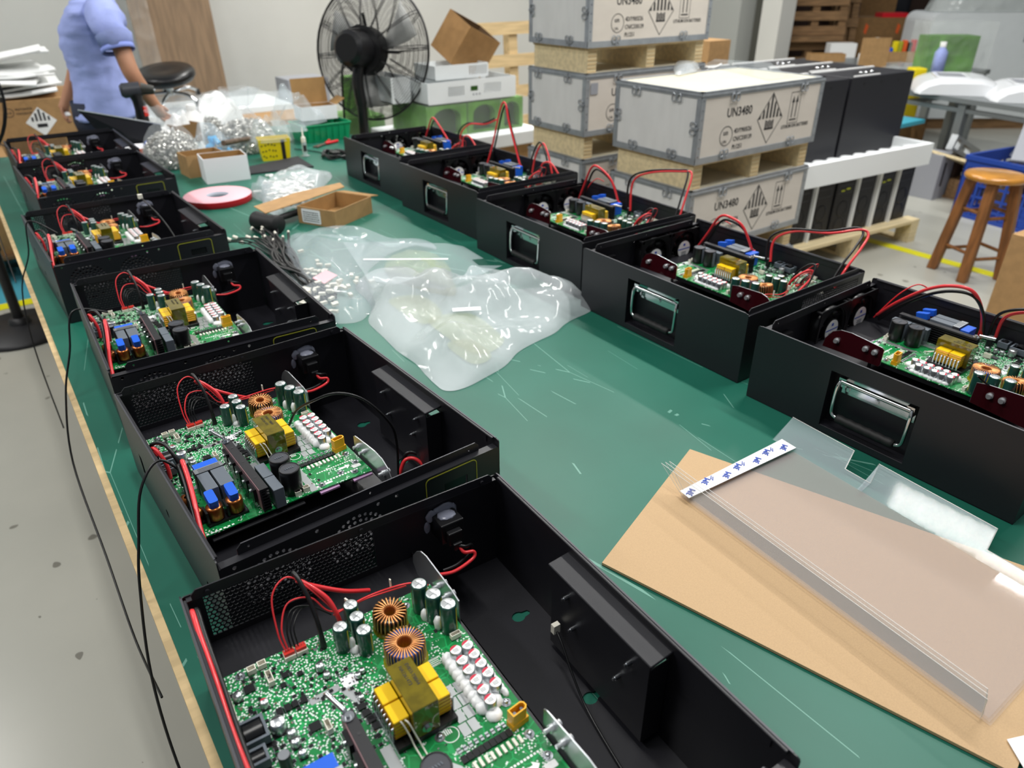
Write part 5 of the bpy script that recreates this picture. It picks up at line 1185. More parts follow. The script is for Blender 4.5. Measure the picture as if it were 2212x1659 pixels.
g=thing('green_pack','green foam pieces in clear wrap seen through the fan cage','foam pack',(1.86,4.35,0)); 
m=M(); m.box(0,.30,0,.3,.35,.80); m.box(.12,.20,0,.2,.80,1.02); m.build('foam_block','green_foam',g); m=M(); m.box(0,.32,.05,.32,0,.35); m.build('lower_block','green_dark',g); m=M(); m.box(-.02,.34,-.02,.33,0,.84); m.build('wrap','wrap_film',g)
def enclosure(name,label,x0,x1,y0,d,z0,z1,wins,scr=None):
    e=thing(name,label,'enclosure',(x0,y0,z0)); w=x1-x0; h=z1-z0
    m=M(); m.plate(rrect(0,w,0,h,.008,2),[rect(a*w,b*w,c*h,dd*h) for a,b,c,dd in wins],.004,XZ(.004)); m.box(0,.004,.004,d,0,h); m.box(w-.004,w,.004,d,0,h); m.box(0,w,.004,d,0,.004); m.box(0,w,d-.004,d,0,h); m.build('shell','white_metal',e)
    for a,b,c,dd in wins:
        m=M(); n=8
        for k in range(n): z=c*h+(dd-c)*h*(k+.5)/n; m.box(a*w,b*w,.001,.003,z-.002,z+.002)
        for k in range(n): x=a*w+(b-a)*w*(k+.5)/n; m.box(x-.002,x+.002,.001,.003,c*h,dd*h)
        m.build('grille','white_metal',e)
    if scr:
        m=M(); m.box(scr[0]*w,scr[1]*w,-.001,.003,scr[2]*h,scr[3]*h); m.build('display','green_dark',e)
        m=M()
        for k in range(3): m.cyl((w*(.50+k*.035),-.001,h*.30),(w*(.50+k*.035),.002,h*.30),.006,n=8)
        m.build('buttons','grey_plastic',e)
    return e
enclosure('white_enclosure','white metal enclosure with two grilles and small green display, above the green packs',2.16,2.77,3.79,.32,.921,1.035,((.22,.40,.30,.75),(.62,.82,.30,.78)),(.47,.55,.48,.70))
enclosure('white_enclosure','white metal enclosure with one mesh grille, topmost of the stack under the open carton',2.255,2.62,3.86,.24,1.037,1.112,((.62,.97,.2,.85),))
enclosure('white_enclosure','white slanted enclosure seen through the right side of the fan cage',2.02,2.14,3.95,.3,.921 ,1.06,())
oc=open_box('open_carton','open brown carton tilted on top of the white enclosures','cardboard box',0,0,0,.212,.275,.232,0,mt=('kraft_mid','kraft_shade'))
def toW(a,b,c): return (rt*a-up*b+fw*c).normalized()
va=toW(60,-3,78.9); vb=toW(-44,-53,31.4); vc=-toW(-45,59,36.5)
P0=CP+ray(972,137)*(4.62/ray(972,137).dot(FH)); o3=P0+va*.1375+vb*.106
oc.rotation_euler=(Matrix((vb,va,vc)).transposed() if vb.cross(va).dot(vc)>0 else Matrix((-vb,va,vc)).transposed()).to_euler(); oc.location=o3
# leaning pallets at the wall
def lean_pallet(label,x,y,z,w,h,tilt,rz,mt='pallet_wood',n=7):
    p=thing('wooden_pallet',label,'pallet',(x,y,z)); p.rotation_euler=(tilt,0,rz)
    for k in range(n):
        zz=k*(h-.09)/(n-1); m=M(); m.box(0,w,0,.02,zz,zz+.09); m.build('slat',mt,p)
    for xx in (0,w/2-.04,w-.08): m=M(); m.box(xx,xx+.08,.0205,.10,0,h); m.build('stringer',mt,p)
    return p
lean_pallet('upright pine pallet against the wall right of the open carton',3.25,5.0,0,.9,1.24,R(-4),R(0),'pine2',6)

# ================================================================ left and back wall things
bxw=thing('hazard_carton','large brown carton with black striped diamond label, left behind the person','cardboard box',(-.35,5.55,0)); 
m=M(); m.box(0,1.0,0,.6,0,.905); m.build('carton','cardboard',bxw,bevel=.004)
m=M(); cx,cz,s=.755,.775,.085; F=Matrix.Translation((0,-.0006,0))@XZ(0)
m.plate([(cx,cz-s),(cx+s,cz),(cx,cz+s),(cx-s,cz)],[],.0006,F,1)
for k in range(-2,3): xx=cx+k*.022; m.plate(rect(xx-.006,xx+.006,cz+.004,cz+s-abs(xx-cx)-.012),[],.0006,F@Matrix.Translation((0,0,.0006)),0)
m.plate(rect(cx-.028,cx+.028,cz-.034,cz-.012),[],.0006,F@Matrix.Translation((0,0,.0006)),0)
m.plate(circ(.60,.84,.026,20),[circ(.60,.84,.023,20)],.0006,F,0); m.build('printed_marks',['ink','white'],bxw)
mm=join_text([('u n',.022,Matrix.Translation((.585,-.0012,.833))@Matrix.Rotation(PI/2,4,'X'),1),('4G/Y26/S/26',.018,Matrix.Translation((.635,-.0012,.85))@Matrix.Rotation(PI/2,4,'X'),1),('CN/330139',.018,Matrix.Translation((.635,-.0012,.825))@Matrix.Rotation(PI/2,4,'X'),1)],'l',bxw); mm.build('lettering','ink',bxw)
rr=random.Random(12)
for k in range(9):
    w,d=rr.uniform(.75,.95),rr.uniform(.4,.5); m=M(); n=10; vs=[]; 
    for j in range(n+1):
        for i in range(n+1): x=-w/2+w*i/n; y=-d/2+d*j/n; vs.append((x,y,.012*math.sin(i*.7+k)+.008*math.sin(j*.9+k*2)))
    m.add(vs,[(j*(n+1)+i,j*(n+1)+i+1,(j+1)*(n+1)+i+1,(j+1)*(n+1)+i) for j in range(n) for i in range(n)],0,True)
    o=m.build('foam_sheet','epe_white',solid=.014); o.location=(.12+rr.uniform(-.06,.06),5.85+rr.uniform(-.05,.05),.935+k*.024); o.rotation_euler=(rr.uniform(-.03,.03),rr.uniform(-.04,.04)-(.10 if k>6 else 0),rr.uniform(-.2,.2)); tag(o,['lowest','second lowest','third lowest','fourth lowest','middle','fourth from the top','third from the top','second from the top','topmost'][k]+' thin white foam sheet in the pile on the hazard carton','foam sheet','white foam sheets on the carton')
o=M().box(0,.7,0,.5,.15,.66).build('brown_carton','cardboard',loc=(-.545,5.02,0)); tag(o,'plain brown carton on a pallet at the left edge, behind the left row','cardboard box')
p=thing('wooden_pallet','weathered pallet under the plain carton at the left edge','pallet',(-.56,4.98,0)); pallet(p,0,.74,0,.58,.149,'pallet_wood',5)
o=M().box(0,.12,0,.3,0,.9).build('dark_board','brown_trim',loc=(.62,5.75,0)); tag(o,'dark brown upright board right of the hazard carton','board')
m=M(); m.box(0,.62,0,.018,0,1.9); o=m.build('plywood_sheet','ply_brown',loc=(1.30,6.74,.3)); o.rotation_euler=(R(-6),0,0); tag(o,'tall brown plywood sheet leaning against the wall behind the person','plywood sheet')
m=M(); nx,nz=10,26
vs=[(-.16+.30*i/nx,-.03-.03*noise.noise(Vector((i*.8,j*.5,1))),1.95*j/nz) for j in range(nz+1) for i in range(nx+1)]
m.add(vs,[(j*(nx+1)+i,j*(nx+1)+i+1,(j+1)*(nx+1)+i+1,(j+1)*(nx+1)+i) for j in range(nz) for i in range(nx)],0,True); m.build('cling_wrap','wrap_film',o)
# bench with bubble wrap pile and black saddle stool on it
o=M().box(0,1.1,0,.6,0,.70).build('wrapped_bundle','epe_white',loc=(1.05,5.85,0),bevel=.05); tag(o,'long pile of bubble wrapped goods behind the far end of the bench','wrapped goods')
m=pillow([(1.05,5.75),(2.15,5.78),(2.22,6.3),(1.10,6.4)],.705,.06,seed=90,nr=20,na=80,amp=.4,ridge=.5); w_=m.build('bubble_wrap','bag_film'); tag(w_,'crumpled bubble wrap heaped on the wrapped goods under the black stool','bubble wrap')
bs=thing('swivel_stool','black round swivel stool with chrome star base, standing on the wrapped goods','stool',(1.32,6.10,.735)); bs.rotation_euler=(R(10),R(-7),0)
m=M(); m.lathe([(0,.155),(.10,.155),(.185,.165),(.205,.19),(.205,.215),(.19,.235),(.10,.24),(.04,.232),(0,.230)],n=36); m.build('seat','plastic_black',bs)
m=M(); m.cyl((0,0,.06),(0,0,.157),.025,n=14)
for k in range(5):
    a=2*PI*k/5+.3; m.tube([(.02*math.cos(a),.02*math.sin(a),.08),(.14*math.cos(a),.14*math.sin(a),.075),(.21*math.cos(a),.21*math.sin(a),.035)],.012,n=8)
m.build('star_base','chrome',bs)
for k in range(5):
    a=2*PI*k/5+.3; m=M(); m.cyl((.21*math.cos(a)-.01,.21*math.sin(a),.02),(.21*math.cos(a)+.015,.21*math.sin(a),.02),.024,n=12); m.build('caster','plastic_black',bs)
o=M().box(0,.5,0,.4,0,.72).build('brown_carton','cardboard',loc=(1.55,5.0,0)); tag(o,'tall brown carton behind the fan pole and green bin','cardboard box')
o=M().box(0,.35,0,.3,0,.80).build('grey_case','grey_plastic',loc=(2.28,6.3,0)); tag(o,'grey case low against the wall left of the fan','case')

# ================================================================ right side background
stl=thing('wooden_stool','round wooden stool with four splayed legs near the right edge','stool',(4.62,1.74,0))
sc_=Vector((AT(2152,385,.585).x-4.62,AT(2152,385,.585).y-1.74,0))
stl.location=(4.585,1.735,0)
m=M(); m.lathe([(0,.555),(.13,.555),(.152,.562),(.158,.575),(.152,.588),(.13,.592),(0,.592)],n=40); m.build('seat','wood_stool',stl)
ft=[(-.115,.13),(-.135,-.10),(.13,.075),(.12,-.13)]
ft=[(-.06,.165),(-.150,-.055),(.06,-.165),(.15,.055)]
for fx,fy in ft:
    m=M(); tx,ty=fx*.62,fy*.62; d=.026; X=None
    m.add([(fx-d,fy-d,0),(fx+d,fy-d,0),(fx+d,fy+d,0),(fx-d,fy+d,0),(tx-d,ty-d,.556),(tx+d,ty-d,.556),(tx+d,ty+d,.556),(tx-d,ty+d,.556)],[(3,2,1,0),(4,5,6,7),(0,1,5,4),(1,2,6,5),(2,3,7,6),(3,0,4,7)]); m.build('leg','wood_leg',stl,bevel=.006)
for z,f in ((.13,.905),(.16,.905),(.36,.75),(.385,.75)):
    for k in range(4):
        if (k%2)==(0 if z in (.13,.36) else 1): continue
        a=ft[k]; b_=ft[(k+1)%4]; f=1-.38*z/.556; m=M(); m.tube([(a[0]*f,a[1]*f,z),(b_[0]*f,b_[1]*f,z)],.010,n=6,sub=1); m.build('stretcher','wood_leg',stl)
o=M().box(0,.6,-.45,0,0,.60).build('brown_carton','cardboard'); pcx=AT(2180,508,.60); o.location=(pcx.x+.03,pcx.y,0); o.rotation_euler.z=R(-3); tag(o,'brown taped cardboard carton cut by the right edge, behind the nearest right case','cardboard box')
m=M(); m.box(-.001,.6,-.26,-.19,.601,.6015); m.box(-.0015,0,-.27,-.18,.0,.60); m.build('packing_tape','pine2',o)
# blue crate with grey lid and bubble wrap
q=AT(2052,462,0); bc=thing('blue_crate','blue slatted plastic crate behind the wooden stool','crate',(q.x,q.y,0),R(-8))
w,d,h=.85,.6,.40
def lattice(m,X,w,h,nx,nz):
    m.box(0,w,0,.012,0,.03,0,X); m.box(0,w,0,.012,h-.05,h,0,X); m.box(0,.03,0,.012,.03,h-.05,0,X); m.box(w-.03,w,0,.012,.03,h-.05,0,X)
    for i in range(1,nx): m.box(w*i/nx-.008,w*i/nx+.008,0,.012,.03,h-.05,0,X)
    for j in range(1,nz): m.box(.03,w-.03,.001,.011,h*j/nz-.008,h*j/nz+.008,0,X)
for X,ww,nm in ((Matrix.Translation((0,-d,0)),w,0),(Matrix.Translation((0,-.012,0)),w,1),(Matrix.Translation((.012,-d,0))@Matrix.Rotation(PI/2,4,'Z'),d,2),(Matrix.Translation((w,-d,0))@Matrix.Rotation(PI/2,4,'Z'),d,3)):
    m=M(); lattice(m,X,ww,h,9,5); m.build('lattice_wall','blue_crate',bc)
m=M(); m.box(.01,w-.01,-d+.01,-.01,.005,.02); m.build('crate_floor','blue_crate',bc)
m=M(); m.plate(rrect(-.012,w+.012,-d-.012,.012,.02),[rrect(.012,w-.012,-d+.012,-.012,.01)],.03,Matrix.Translation((0,0,h))); m.build('rim','blue_crate',bc)
o=M().box(0,.48,0,.13,0,.03).build('grey_tray','grey_plastic',bevel=.01); o.location=(bc.location.x+.05,bc.location.y-.40,.42); o.rotation_euler=(R(0),R(-32),R(18)); tag(o,'grey plastic lid sticking up out of the blue crate','plastic lid')
o=pillow([(0,0),(.45,-.02),(.5,.32),(.05,.35)],0,.16,seed=95,nr=16,na=60,amp=.4).build('bubble_wrap','wrap_film'); o.location=(bc.location.x+.28,bc.location.y-.5,.40); tag(o,'bubble wrap bulging out of the blue crate','bubble wrap')
# steel table carrying two white shells
tq=AT(2110,215,.74); tb=thing('steel_table','grey steel frame table at the right edge carrying white moulded covers','table',(6.33,3.30,0),R(-10))
m=M(); m.box(0,.7,-1.9,0,.685,.72); m.build('tabletop','frame_grey',tb)
m=M(); m.box(.03,.07,-1.88,-.02,.615,.645); m.box(.63,.67,-1.88,-.02,.615,.645); m.box(.07,.63,-.06,-.02,.615,.645); m.build('rails','frame_grey',tb)
for x,y in ((.05,-.55),(.05,-1.35),(.65,-.05),(.65,-1.35)): m=M(); m.box(x-.03,x+.03,y-.03,y+.03,0,.69); m.build('leg','frame_grey',tb)
def shell(label,px,py,z,rz):
    p=AT(px,py,z); s=thing('white_cover',label,'moulded cover',(p.x,p.y,z),rz,'white moulded covers')
    m=M(); n=14; prof=[(-.30,0),(-.29,.03),(-.24,.075),(-.16,.105),(.0,.115),(.15,.115),(.24,.10),(.29,.06),(.30,0)]; L_=.62
    vs=[]
    for j in range(9):
        y=-L_/2+L_*j/8; k=1-.10*abs(j-4)/4
        for (x,zz) in prof: vs.append((x*k if j in(0,8) else x,y,zz*(.75 if j in (0,8) else 1)))
    P_=len(prof); m.add(vs,[(j*P_+i,j*P_+i+1,(j+1)*P_+i+1,(j+1)*P_+i) for j in range(8) for i in range(P_-1)],0,True)
    m.add(vs[:P_],[tuple(range(P_))],0); m.add(vs[-P_:],[tuple(range(P_))[::-1]],0); m.build('shell','white_shell',s)
    m=M(); m.plate(rrect(-.16,.10,-.18,.16,.05),[rrect(-.135,.075,-.155,.135,.04)],.012,Matrix.Translation((0,0,.108))); m.box(-.12,.06,-.14,.12,.114,.117,1); m.build('recess_ring',['white_shell','grey_plastic'],s)
shell('white moulded cover with oval recess, left one on the steel table',2055,195,.722,R(-55))
shell('white moulded cover with oval recess, right one at the photo edge',2222,212,.722,R(-55))
# plywood on pallet, boards and cartons under the table
p=thing('wooden_pallet','pallet with plywood offcut on the floor under the steel table','pallet',(6.15,2.2,0)); pallet(p,0,1.1,0,.8,.15,'pallet_wood',5)
o=M().box(0,.55,0,.55,0,.02).build('plywood_offcut','pine',loc=(6.05,2.42,.30)); o.rotation_euler=(R(8),R(18),R(10)); tag(o,'pale plywood offcut leaning behind the blue crate','plywood')
q=AT(2060,440,0); o=M().box(0,.20,0,.25,0,.34).build('grey_carton','grey_plastic',loc=(q.x-.05,q.y+.15,0)); tag(o,'grey carton with black marks standing left of the blue crate','carton')
mm=join_text([('K 2 U',.06,Matrix.Translation((.05,-.002,.26))@Matrix.Rotation(PI/2,4,'X')@Matrix.Rotation(-PI/2,4,'Z'),1)],'l',o) if False else None
m=M(); m.box(.06,.09,-.001,0,.10,.28); m.build('dark_mark','ink',o)
o=M().box(0,.12,0,.22,0,.32).build('brown_carton','brown_trim',loc=(q.x+.16,q.y+.13,0)); tag(o,'dark brown carton between the grey carton and the blue crate','carton')
fr=thing('metal_chassis','grey metal chassis with square cut-outs leaning above the grey carton','metal part',(q.x-.02,q.y+.12,.39)); fr.rotation_euler=(0,R(22),R(-5))
m=M(); m.plate(rect(0,.40,0,.11),[rect(.02,.09,.02,.09),rect(.13,.28,.03,.08)],.05,XZ(.05)); m.build('chassis','alu',fr)
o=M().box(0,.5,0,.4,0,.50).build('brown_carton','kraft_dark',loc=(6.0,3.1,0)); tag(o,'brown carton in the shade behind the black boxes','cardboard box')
o=M().box(0,.35,0,.3,0,.03).build('blue_board','teal_paint',loc=(5.9,3.0,.505)); tag(o,'light blue board lying on the shaded brown carton','board')
# rear bench with clutter beyond the black boxes
ZR=.74; bt=thing('rear_bench','rear table behind the black boxes, crowded with small boxes and bottles','table',(7.12,3.42,0))
m=M(); m.box(0,1.02,0,1.7,ZR-.04,ZR-.001); m.build('tabletop','frame_grey',bt)
for x,y in ((.05,.05),(.97,.05),(.05,1.65),(.97,1.65)): m=M(); m.box(x-.03,x+.03,y-.03,y+.03,0,ZR-.04); m.build('leg','frame_grey',bt)
PX=.00462
def vbox(px0,px1,py0,py1,dep,mt,nm,label,cat,z=ZR,d=None,floor=False,bev=0):
    """box facing the camera side; bottom edge at py1 on height z (or distance d), top at py0"""
    a=AT(px0,py1,z) if d is None else DP(px0,py1,d); dd=a.dot(FH) if d is None else d
    a=DP(px0,py1,dd); b_=DP(px1,py1,dd); c_=DP((px0+px1)/2,py0,dd)
    zb=0 if floor else a.z; o=M().box(0,(b_-a).length,0,dep,0,c_.z-zb).build(nm,mt,bevel=bev); o.location=(a.x,a.y,zb); o.rotation_euler.z=-YAW; return tag(o,label,cat)
vbox(1853,1913,82,146,.02,'cardboard','tan_board','upright tan cardboard panel behind the wash bottle','cardboard')
def bottle(px,py,r,h,label,mt='white',spout=False,capm='white_plastic',nm='wash_bottle'):
    a=AT(px,py,ZR); b_=thing(nm,label,'bottle',(a.x,a.y,ZR)); m=M(); m.lathe([(0,0),(r,0),(r,h*.68),(r*.5,h*.82),(r*.42,h*.86)],n=20); m.build('bottle',mt,b_)
    m=M(); m.lathe([(r*.5,h*.84),(r*.5,h),(0,h)],n=16); m.build('cap',capm,b_)
    if spout: m=M(); q=RH; m.tube([(0,0,h),(0,0,h+.03),q*.03+Vector((0,0,h+.075)),q*.10+Vector((0,0,h+.085))],.009,n=8); m.build('spout',capm,b_)
bottle(1864,143,.062,.165,'white wash bottle with bent spout on the rear table','epe_white',True)
bottle(2021,160,.056,.27,'pale lilac spray can with white cap on the rear table','shirt',False,'white','spray_can')
vbox(1790,1846,94,125,.14,'white','white_carton','small white carton with red print in a tan tray','carton')
p_=AT(1782,132,ZR); b=open_box('card_tray','shallow tan cardboard tray left of the wash bottle','cardboard box',p_.x,p_.y,ZR,.36,.14,.075,-YAW)
p_=AT(1940,134,ZR); b=open_box('small_carton','small open kraft box holding coloured plastic parts','cardboard box',p_.x,p_.y,ZR,.28,.16,.105,-YAW)
for k,(mt,l,hh) in enumerate((('blue_part','blue cap in the kraft box on the rear table',.13),('yellow_plastic','yellow plastic piece in the kraft box on the rear table',.19),('yellow_line','olive plastic piece in the kraft box on the rear table',.19),('orange','orange plastic piece in the kraft box on the rear table',.2),('plastic_black','black plastic piece in the kraft box on the rear table',.18),('tape_red','red plastic frame in the kraft box on the rear table',.205))):
    q=Vector(b.location)+RH*(-.115+k*.046); o=M().box(-.02,.02,-.03,.03,0,hh).build('plastic_piece',mt,bevel=.006); o.location=(q.x,q.y,ZR+.006); o.rotation_euler.z=-YAW; tag(o,l,'plastic piece')
P_=[AT(*q,ZR) for q in ((1908,148),(2000,148),(1995,138),(1912,137))]
o=pillow([(a.x,a.y) for a in P_],ZR,.03,seed=97,nr=10,na=40).build('plastic_film','bag_milky'); tag(o,'bluish white film on the rear table below the kraft box','plastic film')
vbox(1968,1996,148,182,.14,'yellow_plastic','yellow_bin','yellow bin between the black boxes and the white moulded cover','storage bin',d=6.75,floor=True,bev=.01)
o=vbox(1832,1975,38,125,.5,'kraft_dark','brown_carton','wide brown carton with orange tape marks behind the rear table','cardboard box',d=9.6,floor=True)
for x in (.12,.50): m=M(); m.plate([(x,.92),(x+.03,.90),(x+.045,.99),(x+.01,1.02)],[],.002,XZ(0)); m.build('orange_mark','orange',o)
o=vbox(1905,1960,28,40,.2,'tape_red','red_tray','red plastic tray lying on the wide brown carton','tray',d=9.62)
g=vbox(1992,2096,78,160,.22,'green_foam','green_pack','green foam block in shiny film beside the spray can','foam pack',z=ZR)
w_g=.55
m=M(); m.box(-.05,.56,-.03,.26,0,.43); m.build('wrap','wrap_film',g)
# large white appliance in stretch film
a=DP(1985,165,8.55); b_=DP(1985,28,8.55); Hh=b_.z
wa=thing('wrapped_appliance','large white rounded appliance in shiny stretch film at the upper right','appliance',(a.x,a.y,0),-YAW)
m=M(); m.plate(rrect(0,1.5,.12,Hh,.10,5),[],.6,XZ(.6)); m.build('body','white_metal',wa)
m=M(); nx,nz=30,26; vs=[(-.04+1.6*i/nx,-.035-.04*abs(noise.noise(Vector((i*.5,j*.22,3)))),.12+(Hh+.32-.12)*j/nz) for j in range(nz+1) for i in range(nx+1)]
m.add(vs,[(j*(nx+1)+i,j*(nx+1)+i+1,(j+1)*(nx+1)+i+1,(j+1)*(nx+1)+i) for j in range(nz) for i in range(nx)],0,True); m.build('stretch_film','wrap_film',wa)
m=M(); m.box(1.02,1.07,-.003,0,Hh-.28,Hh-.12); m.build('printed_mark','grey_part',wa)
m=M(); m.box(.05,1.45,.05,.55,0,.12); m.build('foot','pallet_wood',wa)
ap=pillow([(0,0),(1.2,0),(1.2,.5),(0,.5)],0,.35,seed=33,nr=14,na=60,amp=.3).build('wrapped_goods','wrap_dense'); ap.location=(a.x+RH.x*.22+FH.x*.06,a.y+RH.y*.22+FH.y*.06,Hh+.004); ap.rotation_euler.z=-YAW; tag(ap,'film wrapped goods on top of the white appliance','wrapped goods')
# leaning pallets at right back
def stand_pallet(label,px,py,d,w,z0,h,n,turn,lean=0):
    a=DP(px,py,d); return lean_pallet(label,a.x,a.y,z0,w,h,R(lean),-YAW+R(turn),'pallet_wood',n)
stand_pallet('wooden pallet standing at the back below the leaning one',1672,95,8.9,.84,0,.88,6,4)
q=DP(1668,78,8.8); o=M().box(0,.80,-.02,.16,0,.055).build('pallet_plank','pallet_wood'); o.location=(q.x,q.y,.885); o.rotation_euler.z=-YAW+R(4); tag(o,'horizontal plank lying on the lower rear pallet','plank')
stand_pallet('wooden pallet leaning at the back above the horizontal plank',1692,75,8.88,.70,.945,1.1,8,4,-5)
stand_pallet('narrow wooden pallet leaning right of the other rear pallets',1812,60,9.15,.30,.0,2.1,9,10,-6)
o=vbox(1690,1835,-60,130,.3,'brown_trim','brown_carton','added dark backing box behind the rear pallets, darkening their gaps','cardboard box',d=9.5,floor=True)  # added dark box, stands in for the shade between the pallet slats
o=vbox(1845,1925,-60,60,.5,'kraft_dark','brown_carton','tall dark brown carton far behind the wide brown carton','cardboard box',d=10.4,floor=True)
o=vbox(1922,2000,-70,35,.5,'dark_grey_part','grey_bin','dark grey plastic bin stacked at the very back','storage bin',d=11.3,floor=True,bev=.02)
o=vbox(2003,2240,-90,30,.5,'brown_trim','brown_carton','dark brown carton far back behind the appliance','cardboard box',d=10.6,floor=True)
o=M().box(0,.22,0,.5,0,1.15).build('brown_carton','cardboard'); p_=DP(1552,110,5.6); o.location=(p_.x-.1,p_.y,0); tag(o,'brown carton standing behind the farther crate stack','cardboard box')
o=M().box(0,.5,0,.3,0,.86).build('wrapped_box','black_dark'); p_=DP(1600,128,6.0); o.location=(p_.x-.15,p_.y,0); tag(o,'dark box in clear film behind the crates, left of the rear pallets','box')

# ================================================================ person at the end of the bench
pd=4.22
ps=thing('person','person in a light blue polo shirt walking left behind the bench, arm swung back','person',(0,0,0))
def W3(px,py,off=0): p=DP(px,py,pd+off); return p
c0=W3(215,245); ps.location=(c0.x,c0.y,0); O=Vector((c0.x,c0.y,0))
def skin(name,verts,edges,rad,mt,parent,root=0,sub=2):
    me=bpy.data.meshes.new(name); me.from_pydata([tuple(Vector(v)-O) for v in verts],edges,[]); o=bpy.data.objects.new(name,me); COL.objects.link(o); me.materials.append(MATS[mt]); o.parent=parent
    md=o.modifiers.new('skin','SKIN'); 
    for i,r_ in enumerate(rad):
        sv=me.skin_vertices[0].data[i]; sv.radius=(r_,r_) if not isinstance(r_,tuple) else r_; sv.use_root=(i==root)
    md.use_smooth_shade=True; s=o.modifiers.new('sub','SUBSURF'); s.levels=sub; s.render_levels=sub; return o
z=lambda v,zz: Vector((v.x,v.y,zz))
pel=W3(222,240); hipz=pel.z
spine=[pel,W3(212,190),W3(206,130),W3(203,70),W3(200,25)]
neck=W3(190,-12); head=W3(180,-52); head2=W3(178,-85)
shL=W3(240,42,-.17); elL=W3(282,158,-.24); wrL=W3(338,232,-.16); haL=W3(352,252,-.12)
shR=W3(188,40,.16); elR=W3(160,160,.17); wrR=W3(142,218,.12); haR=W3(135,240,.10)
hiL=pel+(-FH)*.09+Vector((0,0,-.05)); hiR=pel+FH*.09+Vector((0,0,-.05))
knL=z(hiL-RH*(-.04),.46); knR=z(hiR-RH*.16,.47); anL=z(hiL+RH*.22,.10); anR=z(hiR-RH*.24,.09); toL=anL-RH*.16+Vector((0,0,-.05)); toR=anR-RH*.17+Vector((0,0,-.05))
V=[pel]+spine[1:]+[neck,head,head2,shL,elL,wrL,haL,shR,elR,wrR,haR,hiL,knL,anL,toL,hiR,knR,anR,toR]
E=[(0,1),(1,2),(2,3),(3,4),(4,5),(5,6),(6,7),(4,8),(8,9),(9,10),(10,11),(4,12),(12,13),(13,14),(14,15),(0,16),(16,17),(17,18),(18,19),(0,20),(20,21),(21,22),(22,23)]
Rr=[.11,.09,.095,.10,.075,.050,.088,.085,.050,.044,.030,.030,.052,.038,.028,.030,.078,.052,.036,.035,.078,.052,.036,.035]
body=skin('body',V,E,Rr,'skin',ps)
# shirt: lofted ellipses following the outline
def loft(secs,n=28,cap=False,wr=0,seed=0):
    m=M(); vs=[]
    for j,(c,hw,lat) in enumerate(secs):
        for i in range(n):
            a=2*PI*i/n; k=1+wr*noise.noise(Vector((math.cos(a)*2.2,math.sin(a)*2.2,j*.55+seed))); vs.append(Vector(c)-O+RH*(hw*math.cos(a)*k)+FH*(lat*math.sin(a)*k))
    m.add(vs,[(j*n+i,j*n+(i+1)%n,(j+1)*n+(i+1)%n,(j+1)*n+i) for j in range(len(secs)-1) for i in range(n)],0,True)
    if cap: m.add(vs[:n],[tuple(range(n))[::-1]],0)
    return m
def dense(S,k=5):
    out=[]; C_=catmull([s_[0] for s_ in S],k); 
    for i,c in enumerate(C_):
        t_=min(i/k,len(S)-1.0001); a=int(t_); f=t_-a; f=f*f*(3-2*f); out.append((c,S[a][1]*(1-f)+S[a+1][1]*f,S[a][2]*(1-f)+S[a+1][2]*f))
    return out
SS=[(W3(232,253),.162,.175),(W3(225,200),.145,.155),(W3(214,160),.136,.145),(W3(204,130),.130,.150),(W3(196,92),.138,.165),(W3(194,60),.136,.175),(W3(198,26),.118,.175),(W3(200,4),.098,.145),(W3(198,-8),.068,.078)]
loft(dense(SS),wr=.07).build('polo_shirt','shirt',ps,solid=.004)
def sleeve(S,nm='sleeve',mt='shirt',wr=.06):
    m=M(); n=22; P=[s_[0] for s_ in S]; vs=[]
    for j,(c,r_) in enumerate(S):
        d=(P[min(j+1,len(P)-1)]-P[max(j-1,0)]); x,y=frame(d)
        vs+=[Vector(c)-O+(x*math.cos(2*PI*i/n)+y*math.sin(2*PI*i/n))*r_*(1+wr*noise.noise(Vector((math.cos(2*PI*i/n)*2,math.sin(2*PI*i/n)*2,j*.6)))) for i in range(n)]
    m.add(vs,[(j*n+i,j*n+(i+1)%n,(j+1)*n+(i+1)%n,(j+1)*n+i) for j in range(len(S)-1) for i in range(n)],0,True); return m.build(nm,mt,ps,solid=.004)
sleeve([(W3(212,26,-.10),.070),(W3(222,32,-.14),.084),(W3(234,50,-.18),.090),(W3(245,76,-.205),.085),(W3(253,102,-.215),.078)])
sleeve([(W3(253,101,-.215),.0795),(W3(257,111,-.22),.0795)],'sleeve_cuff','shirt_dark',0)
sleeve([(W3(186,30,.10),.075),(W3(180,40,.15),.088),(W3(172,70,.17),.082),(W3(166,95,.17),.078)])
sleeve([(W3(196,2,0),.066),(W3(194,-10,0),.076)],'collar','shirt',0)
m=M(); 
for k in range(3): p_=W3(162+k*1.5,22+k*22)-O; m.cyl(p_-RH*.0,p_-RH*.008,.006,n=8)
m.build('buttons','white',ps)
cr=pel.z-.12
loft([(z(pel,cr),.13,.165),(z(pel,cr+.08),.15,.17),(z(pel,pel.z+.06),.145,.15)]).build('trousers','trousers',ps,solid=.003)
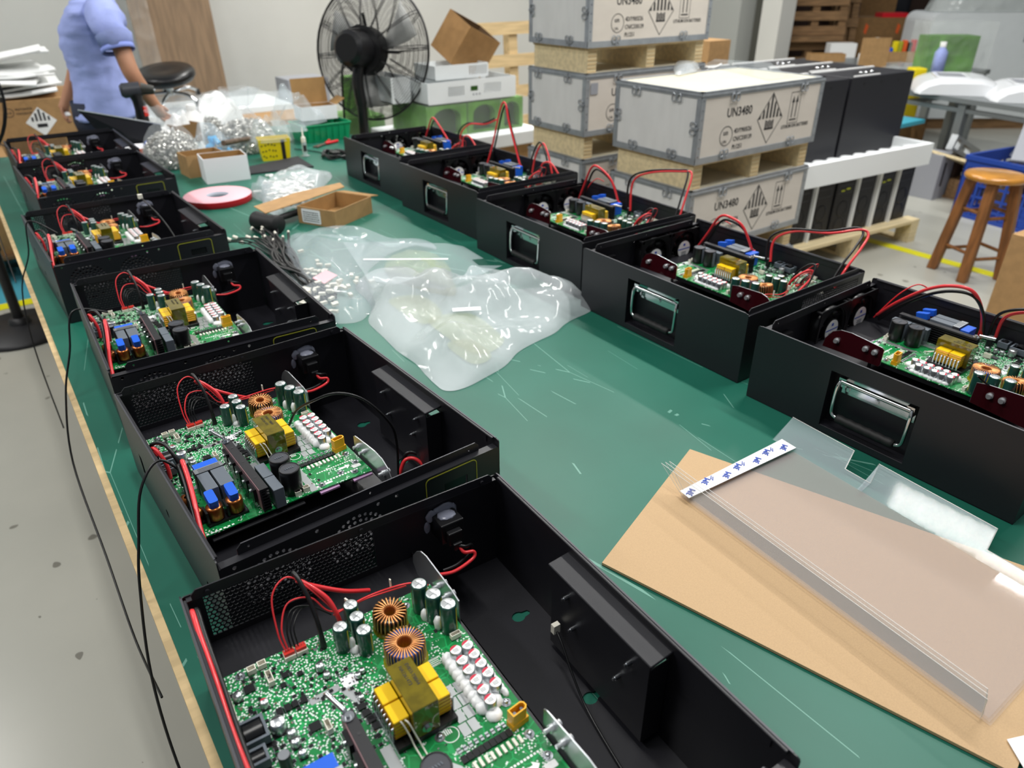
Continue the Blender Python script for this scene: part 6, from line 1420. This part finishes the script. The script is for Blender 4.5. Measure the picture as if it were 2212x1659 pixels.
for h_,k_,a_ in ((hiL,knL,anL),(hiR,knR,anR)):
    loft(dense([(z(a_,.10),.058,.060),(z(a_.lerp(k_,.6),.32),.066,.066),(k_,.074,.074),(z(h_.lerp(k_,.4),.64),.090,.086),(z(h_,cr+.03),.115,.095)])).build('trouser_leg','trousers',ps,solid=.003)
for a_ in (anL,anR):
    m=M(); p_=a_-O; X=Matrix.Translation((p_.x,p_.y,0))@Matrix.Rotation(-YAW,4,'Z'); m.box(-.21,.06,-.045,.045,0,.07,0,X); m.build('shoe','black_dark',ps,bevel=.02)
# hair and face
m=M(); hc=W3(180,-62)-O; vs=[];n=16
m.lathe([(.0,.125),(.06,.115),(.095,.07),(.108,.0),(.10,-.05)],hc+RH*.02,20,0); m.build('hair','hair',ps)
m=M(); f=hc-RH*.085; m.cyl(f+Vector((0,0,-.03)),f-RH*.03+Vector((0,0,-.045)),.012,.008,n=8)
m.build('nose','skin',ps)
for s in (-1,1): p_=hc-RH*.082+FH*(.033*s); m=M(); m.cyl(p_,p_-RH*.010,.010,n=10); m.build('eye','white',ps)
m=M(); p_=hc-RH*.08+Vector((0,0,-.085)); m.cyl(p_-FH*.022,p_+FH*.022,.007,n=8); m.build('mouth','tape_pink',ps)
# hands with fingers
def hand(w,h,curl,side,s=1):
    d=(h-w).normalized(); q=d.cross(FH).normalized(); lat=d.cross(q).normalized()
    for k in range(4):
        b0=h-d*.02+lat*((k-1.5)*.017); l=(.070,.078,.074,.060)[k]*s
        P=[b0,b0+d*l*.45+q*curl*.012,b0+d*l*.75+q*curl*.030,b0+d*l*.85+q*curl*.052]
        skin('finger',[tuple(p) for p in P],[(0,1),(1,2),(2,3)],[.0095,.009,.0082,.007],'skin',ps,sub=1)
    b0=w+d*.02-lat*.028*1; P=[b0,b0+d*.03-lat*.018+q*curl*.008,b0+d*.055-lat*.014+q*curl*.022]
    skin('thumb',[tuple(p) for p in P],[(0,1),(1,2)],[.012,.010,.008],'skin',ps,sub=1)
hand(wrL,haL,1,1); hand(wrR,haR,1,-1)
o=pillow([(0,-.015),(.03,-.01),(.035,.015),(.0,.02)],0,.02,seed=99,nr=6,na=20).build('white_wad','white'); p_=W3(140,246,.09); o.location=(p_.x-.01,p_.y,p_.z-.01); tag(o,'small white wad held in the hand of the person','wad')
